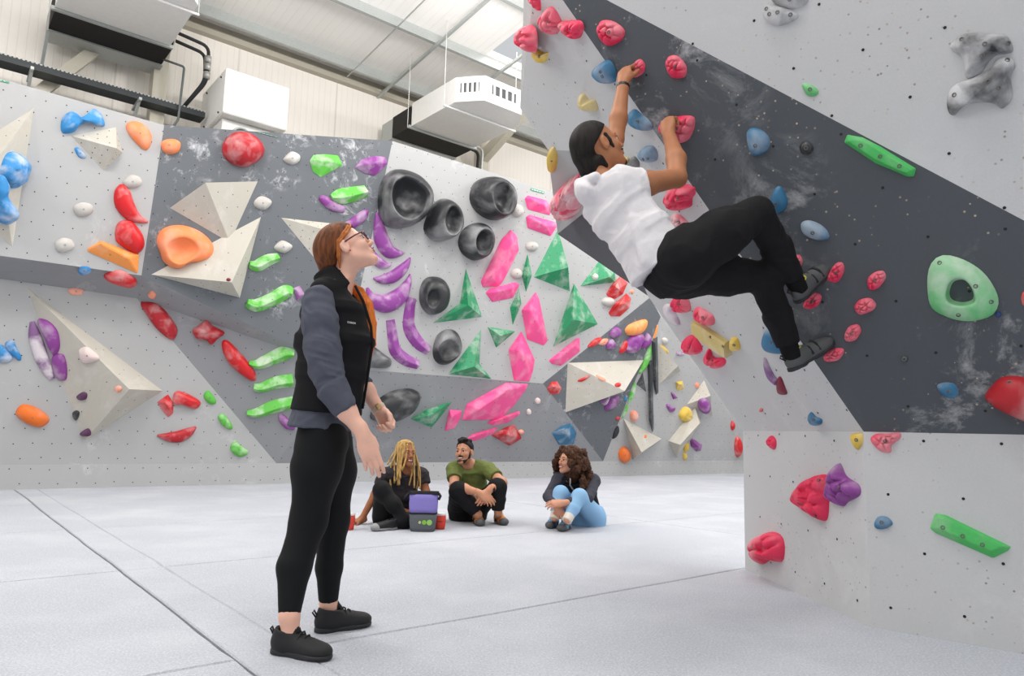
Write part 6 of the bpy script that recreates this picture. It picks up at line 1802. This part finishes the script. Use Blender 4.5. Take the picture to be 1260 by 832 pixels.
# ------------------------------------------------------------------ three people sitting on the mats
def seat_points(*pts): return [at_y(x, y, Y) for x, y, Y in pts]
def braids_woman():
    p = Person('person with long blonde braids and a dark T-shirt sitting behind the purple bag', 6.7, 'skin_brown')
    B = p.body
    hip, mid, nb_ = seat_points((483, 634, 6.78), (492, 606, 6.76), (499, 578, 6.72))
    c = at_y(499, 558.5, 6.68)
    fwd = Vector((0.62, -0.78, 0.08)); up = Vector((0.03, 0.05, 1))
    q, ax = add_head(p, c, fwd, up, nb_, 1.0, 'black_hair', 'lip_dark', 1)
    side = Vector((0.80, 0.55, 0)).normalized()
    B.slab(hip, mid, side, 0.15, 0.13, 0.10, 0.09, 0.05); B.slab(mid, nb_ + Vector((0, 0, -0.02)), side, 0.13, 0.13, 0.09, 0.06, 0.05)
    shl, ell_, wrl = seat_points((475, 584, 6.62), (462, 608, 6.66), (445, 639, 6.62))
    shr, elr, wrr = seat_points((519, 584, 6.84), (524, 606, 6.80), (514, 622, 6.62))
    B.chain([nb_, shl, ell_, wrl], [0.05, 0.048, 0.038, 0.026], 0.03); B.chain([nb_, shr, elr, wrr], [0.05, 0.048, 0.038, 0.026], 0.03)
    add_hand(B, Vector((wrl.x, wrl.y, 0.035)), (-0.75, -0.5, -0.12), (0, 0, -1), (0.5, -0.8, 0), (6, 8, 6), 1.0, 0.3, 0.1)
    B.cone(wrl, Vector((wrl.x, wrl.y, 0.035)), 0.026, 0.026, 0.02)
    add_hand(B, wrr, (-0.5, -0.6, -0.5), (0, -0.3, -1), (-0.8, 0.4, 0), (20, 25, 20), 1.0)
    kn, an = seat_points((470, 603, 6.42), (499, 640, 6.36))
    kn2, an2 = seat_points((522, 637, 6.52), (484, 645, 6.33))
    B.chain([hip, kn, an], [0.08, 0.05, 0.034], 0.03); B.chain([hip, kn2, an2], [0.08, 0.05, 0.034], 0.03)
    lg = p.layer('leggings', 'legging', 0.008)
    lg.slab(hip - Vector((0, 0, 0.10)), hip + Vector((0, 0, 0.10)), side, 0.17, 0.15, 0.13, 0.11, 0.05)
    lg.chain([hip + Vector((-0.08, -0.04, 0)), kn, (kn + an) / 2, an], [0.10, 0.072, 0.062, 0.042], 0.05)
    lg.chain([hip + Vector((0.10, -0.02, -0.02)), kn2, (kn2 + an2) / 2, an2], [0.10, 0.070, 0.060, 0.042], 0.05)
    sh = p.layer('t_shirt', 'dark_tee', 0.007)
    sh.slab(hip + Vector((0, 0, 0.04)), mid, side, 0.165, 0.155, 0.125, 0.125, 0.05)
    sh.slab(mid - Vector((0, 0, 0.01)), nb_ + Vector((0, 0, -0.05)), side, 0.155, 0.165, 0.125, 0.095, 0.05)
    sh.slab(nb_ + Vector((0, 0, -0.06)), nb_ + Vector((0, 0, -0.005)), side, 0.165, 0.08, 0.095, 0.07, 0.03)
    for a, b in ((shl, ell_), (shr, elr)):
        sh.cone(nb_ + (a - nb_) * 0.5, a, 0.065, 0.066, 0.04); sh.flat(a, a + (b - a) * 0.55, 0.068, 0.064, 0.02)
    sh.cone(nb_ + Vector((0.01, -0.02, -0.02)), c, 0.066, 0.066, 0.01, 's')
    hr = p.layer('hair', 'blonde', 0.006)
    hr.ell(q(-0.014, 0.042), ax, [0.086, 0.106, 0.092], 0.02); hr.cut(q(0.02, 0.045), ax[1] * 0.75 - ax[2] * 0.66)
    hr.ell(q(-0.06, -0.02), ax, [0.075, 0.055, 0.09], 0.03)
    rnd = random.Random(11); bm_parts = 0
    for k in range(30):
        a = math.pi * (0.13 + 1.74 * k / 29) + rnd.uniform(-.06, .06)          # around the head, leaving the face open
        f0, s0 = math.cos(a), math.sin(a)
        st = q(0.075 * f0 - 0.01, 0.088 + rnd.uniform(-.01, .02), 0.062 * s0)
        m1 = q(0.098 * f0 - 0.012, 0.02, 0.088 * s0)
        L = rnd.uniform(0.16, 0.34) if f0 > -0.5 else rnd.uniform(0.10, 0.2)
        m2 = m1 + Vector((rnd.uniform(-.03, .03), rnd.uniform(-.03, .01), -L * 0.5)) + (ax[1] * f0 * 0.02 + ax[0] * s0 * 0.03)
        m3 = m2 + Vector((rnd.uniform(-.03, .04), -0.03 - 0.02 * rnd.random(), -L * 0.5))
        p.tube('braid', [tuple(v) for v in catmull([tuple(st), tuple(m1), tuple(m2), tuple(m3)], 4, False)], 0.0085, 'blonde', 6)
    d = (an2 - kn2).normalized()
    add_shoe(p, Vector((an2.x + 0.03, an2.y + 0.02, 0.004)), Vector((an2.x - 0.16, an2.y - 0.16, 0.004)), an2, 'shoe', 'shoe_grey', 0.045, 0.08, 'shoe_grey', 0.007, False, tab=False)
    add_shoe(p, Vector((an.x - 0.05, an.y + 0.05, 0.004)), Vector((an.x + 0.17, an.y + 0.05, 0.004)), an, 'shoe', 'shoe_grey', 0.045, 0.08, None, 0.007, False, tab=False)
    return p.build(Vector((hip.x, hip.y, 0)), 0.0065)
braids_woman()

def seated_man():
    p = Person('person in an olive green T-shirt sitting with arms around the knees', 7.0, 'skin_olive')
    B = p.body
    hip, mid, nb_ = seat_points((576, 625, 7.08), (578, 600, 7.08), (576, 571.5, 7.0))
    c = at_y(571.5, 556.5, 6.92)
    fwd = Vector((-0.38, -0.9, 0.12)); up = Vector((-0.05, 0.1, 1))
    q, ax = add_head(p, c, fwd, up, nb_, 1.0, 'black_hair', 'lip_dark', 1)
    side = Vector((1, 0.1, 0)).normalized()
    B.slab(hip, mid, side, 0.15, 0.14, 0.10, 0.10, 0.05); B.slab(mid, nb_ + Vector((0, 0, -0.02)), side, 0.14, 0.14, 0.10, 0.06, 0.05)
    shl, el1, wrl = seat_points((559, 577, 6.98), (559, 598, 6.78), (590, 607, 6.58))
    shr, el2, wrr = seat_points((600, 578, 7.0), (618, 594, 6.78), (602, 603, 6.60))
    B.chain([nb_, shl, el1, (el1 * 0.6 + wrl * 0.4), wrl], [0.055, 0.055, 0.044, 0.045, 0.029], 0.03)
    B.chain([nb_, shr, el2, (el2 * 0.6 + wrr * 0.4), wrr], [0.055, 0.055, 0.044, 0.045, 0.029], 0.03)
    add_hand(B, wrl, (0.75, -0.2, -0.45), (0.2, 0.6, -0.6), (0.1, -0.6, 0.6), (25, 30, 25), 1.0)
    add_hand(B, wrr, (-0.45, -0.3, -0.75), (-0.3, 0.6, -0.4), (-0.6, -0.5, 0.2), (20, 30, 25), 1.0)
    k1_, a1_ = seat_points((564, 604, 6.70), (588, 633, 6.72))
    k2_, a2_ = seat_points((612, 600, 6.72), (613, 630, 6.74))
    B.chain([hip, k1_, a1_], [0.08, 0.05, 0.036], 0.03); B.chain([hip, k2_, a2_], [0.08, 0.05, 0.036], 0.03)
    h1, t1 = on_ground(587, 644.5), on_ground(595, 651); h2, t2 = on_ground(613, 643.5), on_ground(626, 649)
    B.cone(a1_, h1 + UP * 0.05, 0.036, 0.035, 0.02); B.cone(a2_, h2 + UP * 0.05, 0.036, 0.035, 0.02)
    tr = p.layer('trousers', 'trouser', 0.008)
    tr.slab(hip - Vector((0, 0, 0.11)), hip + Vector((0, 0, 0.1)), side, 0.18, 0.16, 0.14, 0.12, 0.05)
    for s_, k_, a_ in ((-1, k1_, a1_), (1, k2_, a2_)):
        tr.chain([hip + side * (0.09 * s_), k_], [0.105, 0.080], 0.05)
        tr.chain([k_, (k_ + a_) / 2], [0.080, 0.068], 0.04); tr.flat((k_ + a_) / 2, a_ + (k_ - a_) * 0.08, 0.068, 0.056, 0.03)
    sh = p.layer('t_shirt', 'olive', 0.007)
    sh.slab(hip + Vector((0, 0, 0.0)), mid, side, 0.175, 0.170, 0.135, 0.130, 0.05)
    sh.slab(mid - Vector((0, 0, 0.01)), nb_ + Vector((0, 0.01, -0.05)), side, 0.170, 0.180, 0.130, 0.105, 0.05)
    sh.slab(nb_ + Vector((0, 0.01, -0.06)), nb_ + Vector((0, 0, -0.002)), side, 0.18, 0.085, 0.105, 0.075, 0.03)
    for a, b in ((shl, el1), (shr, el2)):
        sh.cone(nb_ + (a - nb_) * 0.5, a, 0.07, 0.074, 0.04); sh.flat(a, a + (b - a) * 0.62, 0.076, 0.070, 0.02)
    sh.cone(nb_ + Vector((0, -0.02, -0.02)), c, 0.066, 0.066, 0.01, 's')
    hr = p.layer('hair', 'black_hair', 0.006)
    hr.ell(q(-0.016, 0.046), ax, [0.080, 0.100, 0.084], 0.02)
    hr.cut(q(0.03, 0.040), ax[1] * 0.70 - ax[2] * 0.70)
    rnd = random.Random(2)
    for k in range(26):
        a = rnd.uniform(0, 6.28); r = rnd.uniform(0.0, 0.062)
        hr.ell(q(0.012 + r * math.cos(a), 0.128 - r * 0.5 + rnd.uniform(-.008, .012), r * math.sin(a)), ax, [0.019, 0.019, 0.016], 0.008)
    bd = p.layer('beard', 'beard', 0.005)
    bd.ell(q(0.066, -0.094), ax, [0.030, 0.030, 0.026], 0.02)
    for s_ in (-1, 1): bd.chain([q(0.016, 0.01, 0.064 * s_), q(0.018, -0.048, 0.056 * s_), q(0.058, -0.092, 0.028 * s_)], [0.007, 0.013, 0.016], 0.02)
    bd.chain([q(0.084, -0.050, -0.026), q(0.099, -0.046, 0), q(0.084, -0.050, 0.026)], [0.005, 0.006, 0.005], 0.01)
    bd.ell(q(0.098, -0.066), ax, [0.022, 0.016, 0.011], 0.004, 's')
    d = (wrr - el2).normalized(); f = p.layer('watch', 'watch', 0.005); f.flat(wrr - d * 0.045, wrr - d * 0.010, 0.038, 0.036, 0.004)
    d = (wrl - el1).normalized(); f = p.layer('bracelet', 'strap', 0.005); f.flat(wrl - d * 0.035, wrl - d * 0.012, 0.035, 0.034, 0.004)
    for (h, t, a_) in ((h1, t1, a1_), (h2, t2, a2_)):
        d = (t - h).normalized()
        add_shoe(p, h - d * 0.05 + UP * 0.004, h + d * 0.215 + UP * 0.004, a_, 'shoe_orange', 'rubber', 0.046, 0.085, 'rubber', 0.007, False, 0.02, False, strap='shoe')
    return p.build(Vector((hip.x, hip.y, 0)), 0.0065)
seated_man()

def curly_woman():
    p = Person('person with long curly dark hair and pale blue leggings hugging the knees', 6.8, 'skin_light')
    B = p.body
    hip, mid, nb_ = seat_points((721, 634, 6.98), (714, 608, 6.96), (707, 583, 6.86))
    c = at_y(700.5, 567, 6.80)
    fwd = Vector((-0.84, -0.52, 0.10)); up = Vector((0.10, 0.05, 1))
    q, ax = add_head(p, c, fwd, up, nb_, 1.0, 'black_hair', 'lip', 1)
    side = Vector((0.93, -0.30, 0)).normalized()
    B.slab(hip, mid, side, 0.14, 0.12, 0.10, 0.09, 0.05); B.slab(mid, nb_ + Vector((0, 0, -0.02)), side, 0.12, 0.12, 0.09, 0.06, 0.05)
    shl, el1, wrl = seat_points((688, 590, 6.92), (675, 611, 6.76), (683, 621, 6.48))
    shr, el2, wrr = seat_points((730, 592, 6.80), (724, 612, 6.62), (694, 619, 6.42))
    B.chain([nb_, shl, el1, wrl], [0.05, 0.045, 0.036, 0.025], 0.03); B.chain([nb_, shr, el2, wrr], [0.05, 0.045, 0.036, 0.025], 0.03)
    add_hand(B, wrl, (0.5, -0.3, -0.75), (0.3, 0.6, -0.2), (0.7, -0.6, 0.2), (20, 25, 20), 0.95)
    add_hand(B, wrr, (-0.95, -0.1, -0.1), (0, 0.75, -0.65), (0.1, 0.3, 0.9), (20, 28, 22), 0.95)
    k1_, a1_ = seat_points((690, 607, 6.62), (683, 635, 6.52)); k2_, a2_ = seat_points((713, 611, 6.52), (699, 638, 6.38))
    h1, t1 = on_ground(682, 648), on_ground(670, 654); h2, t2 = on_ground(697, 651.5), on_ground(683, 658)
    B.chain([hip, k1_, a1_, h1 + UP * 0.05], [0.08, 0.05, 0.036, 0.035], 0.03); B.chain([hip, k2_, a2_, h2 + UP * 0.05], [0.08, 0.05, 0.036, 0.035], 0.03)
    lg = p.layer('leggings', 'blue', 0.008)
    lg.slab(hip - Vector((0, 0, 0.11)), hip + Vector((0, 0, 0.08)), side, 0.18, 0.15, 0.16, 0.12, 0.05)
    for s_, k_, a_ in ((-1, k1_, a1_), (1, k2_, a2_)):
        lg.chain([hip + side * (0.08 * s_) - Vector((0, 0, 0.02)), k_], [0.115, 0.064], 0.05)
        lg.chain([k_, (k_ * 0.45 + a_ * 0.55)], [0.064, 0.058], 0.04); lg.flat((k_ * 0.45 + a_ * 0.55), a_ + (k_ - a_) * 0.06, 0.058, 0.043, 0.02)
        sk = p.layer('sock', 'sock_white', 0.006); dd = (a_ - k_).normalized(); sk.flat(a_ - dd * 0.09, a_ + dd * 0.03, 0.047, 0.044, 0.01)
    jk = p.layer('jacket', 'jacket', 0.007)
    jk.slab(hip + Vector((0, 0.02, -0.02)), mid, side, 0.160, 0.150, 0.125, 0.12, 0.05)
    jk.slab(mid - Vector((0, 0, 0.01)), nb_ + Vector((0, 0, -0.05)), side, 0.150, 0.160, 0.12, 0.095, 0.05)
    jk.slab(nb_ + Vector((0, 0, -0.06)), nb_ + Vector((0, 0, 0.0)), side, 0.16, 0.08, 0.095, 0.075, 0.03)
    jk.flat(nb_ - Vector((0, 0, 0.03)), nb_ + Vector((-0.01, -0.01, 0.04)), 0.072, 0.066, 0.02)
    jk.cone(nb_ + Vector((0, 0, 0.0)), c, 0.058, 0.058, 0.006, 's')
    sl = p.layer('sleeves', 'jacket_grey', 0.007)
    for a, b, w_ in ((shl, el1, wrl), (shr, el2, wrr)):
        sl.cone(nb_ + (a - nb_) * 0.7, a, 0.060, 0.064, 0.04); sl.chain([a, b], [0.064, 0.052], 0.03); sl.flat(b, w_ + (b - w_) * 0.12, 0.052, 0.036, 0.02)
    fr_ = ax[1]
    p.tube('zip', [nb_ + Vector((-0.045, -0.075, 0.02)), nb_ + Vector((-0.05, -0.12, -0.10)), mid + Vector((-0.06, -0.145, 0.02))], 0.007, 'silver')
    hr = p.layer('hair', 'curl', 0.007)
    hr.ell(q(-0.025, 0.045), ax, [0.095, 0.108, 0.098], 0.02)
    rnd = random.Random(8)
    for k in range(150):
        a = rnd.uniform(0.24, 1.76) * math.pi; t = rnd.random()
        R = 0.105 + 0.080 * min(1, t * 1.6)
        pt = q(R * math.cos(a) * 0.95 - 0.025, 0.10 - 0.34 * t, R * math.sin(a) * 1.05)
        if t > 0.55 and math.cos(a) > 0.1: continue
        r = rnd.uniform(0.020, 0.034)
        hr.ell(pt, ax, [r, r, r * 1.25], 0.015)
    hr.ell(q(-0.05, -0.04), ax, [0.11, 0.075, 0.16], 0.03)
    hr.ell(q(0.085, -0.03), ax, [0.056, 0.075, 0.095], 0.015, 's')
    for (h, t, a_) in ((h1, t1, a1_), (h2, t2, a2_)):
        d = (t - h).normalized()
        add_shoe(p, h - d * 0.05 + UP * 0.004, h + d * 0.20 + UP * 0.004, a_, 'shoe_blue', 'rubber', 0.046, 0.085, 'rubber', 0.007, False, 0.02, False, strap='rubber')
    return p.build(Vector((hip.x, hip.y, 0)), 0.0065)
curly_woman()

# ------------------------------------------------------------------ bags on the mats
def fabric(name, rgb): return cloth_mat(name, rgb, 0.5, 16)
BM = {'purple': fabric('purple_bag_canvas', (132, 122, 190)), 'grey': fabric('grey_bag_canvas', (98, 102, 106)), 'black': fabric('black_bag_webbing', (38, 38, 42)), 'red': fabric('coral_red_canvas', (222, 78, 66)), 'white': fabric('white_fleece_rim', (232, 230, 226)),
      'dot1': plain('pale_green_print', (196, 204, 140), 0.6), 'dot2': plain('lime_print', (132, 190, 60), 0.6), 'dot3': plain('light_lime_print', (150, 200, 100), 0.6)}
def rounded(name, c, ax, r0, r1, z0, z1, m, parent, pw=4.0, n=32, rings=5, puff=0.0):
    """soft box section lofted from r0 at z0 to r1 at z1 (super-ellipse outline)"""
    vs, fs = [], []
    for i in range(rings):
        t = i / (rings - 1); z = z0 + (z1 - z0) * t
        for k in range(n):
            a = 2 * math.pi * k / n; ca, sa = math.cos(a), math.sin(a)
            e = 2 / pw
            g = 1 + puff * math.sin(math.pi * t) + 0.015 * math.sin(5 * a + 9 * t)
            x = math.copysign(abs(ca) ** e, ca) * (r0[0] + (r1[0] - r0[0]) * t) * g; y = math.copysign(abs(sa) ** e, sa) * (r0[1] + (r1[1] - r0[1]) * t) * g
            vs.append(c + ax[0] * x + ax[1] * y + UP * z)
    for i in range(rings - 1):
        for k in range(n): fs.append((i * n + k, i * n + (k + 1) % n, (i + 1) * n + (k + 1) % n, (i + 1) * n + k))
    fs.append(tuple(range(n - 1, -1, -1))); fs.append(tuple((rings - 1) * n + k for k in range(n)))
    return link_mesh(name, mesh(vs, fs), m, parent)
gb = on_ground(520, 653)
ax_b = (Vector((1, 0.05, 0)).normalized(), Vector((-0.05, 1, 0)).normalized())
bag = empty('chalk_bucket', gb); tag(bag, 'purple and grey canvas chalk bucket with three green dots', 'bag')
sc_ = gb.y / 880
lo_ = rounded('lower_panel', gb, ax_b, (14.3 * sc_, 0.085), (16.5 * sc_, 0.080), 0.0, 21 * sc_, BM['grey'], bag, 4, puff=0.03)
rounded('upper_panel', gb, ax_b, (16.6 * sc_, 0.080), (17.2 * sc_, 0.050), 21 * sc_, 43 * sc_, BM['purple'], bag, 4, puff=0.02)
rounded('closure_band', gb, ax_b, (17.8 * sc_, 0.050), (17.8 * sc_, 0.036), 42.6 * sc_, 46.5 * sc_, BM['black'], bag, 6)
rounded('seam_band', gb, ax_b, (16.9 * sc_, 0.083), (16.9 * sc_, 0.083), 20.3 * sc_, 21.7 * sc_, BM['black'], bag, 4)
for dx in (-1, 1):
    bm = bmesh.new(); tube_bm(bm, [gb + ax_b[0] * (dx * 17.6 * sc_) + UP * 44 * sc_, gb + ax_b[0] * (dx * 20 * sc_) + UP * 41 * sc_ - ax_b[1] * 0.02, gb + ax_b[0] * (dx * (18 if dx > 0 else 23) * sc_) + UP * 37 * sc_ - ax_b[1] * 0.03], 0.012, 8)
    link_mesh('buckle_strap', bm_mesh(bm), BM['black'], bag)
for (dx, r, m) in ((-3.0, 1.6, 'dot1'), (2.2, 2.6, 'dot2'), (8.4, 3.2, 'dot3')):
    bm = bmesh.new(); K = 20
    cpt = gb + ax_b[0] * (dx * sc_) - ax_b[1] * 0.0885 + UP * (11 * sc_)
    v0 = [bm.verts.new(cpt + (ax_b[0] * math.cos(k * 2 * math.pi / K) + UP * math.sin(k * 2 * math.pi / K)) * (r * sc_) - ax_b[1] * 0.003) for k in range(K)]
    v1 = [bm.verts.new(v.co + ax_b[1] * 0.012) for v in v0]
    bm.faces.new(v0)
    for k in range(K): bm.faces.new((v0[k], v0[(k + 1) % K], v1[(k + 1) % K], v1[k]))
    link_mesh('printed_dot', bm_mesh(bm), BM[m], bag, smooth=False)
def chalk_bag(x, y, label, Rpx, Hpx):
    g = on_ground(x, y); s = g.y / 880
    o = empty('chalk_bag', g); tag(o, label, 'bag', 'coral red chalk bags')
    a = (Vector((1, 0, 0)), Vector((0, 1, 0)))
    rounded('pouch', g, a, (Rpx * s * 0.85, Rpx * s * 0.85), (Rpx * s, Rpx * s), 0, Hpx * s, BM['red'], o, 2.2, puff=0.12)
    rounded('rim', g, a, (Rpx * s * 1.04, Rpx * s * 1.04), (Rpx * s * 1.04, Rpx * s * 1.04), Hpx * s * 0.96, Hpx * s * 1.10, BM['white'], o, 2.2)
    bm = bmesh.new(); tube_bm(bm, [g + Vector((math.cos(t) * Rpx * s * 0.98, math.sin(t) * Rpx * s * 0.98, Hpx * s * 0.55)) for t in [k * math.pi / 10 for k in range(21)]], 0.005, 6)
    link_mesh('drawcord', bm_mesh(bm), BM['black'], o)
chalk_bag(541, 651, 'coral red chalk bag behind the right of the purple bucket', 6.8, 17)
chalk_bag(428, 652, 'coral red chalk bag behind the leg of the standing woman', 7.5, 18)
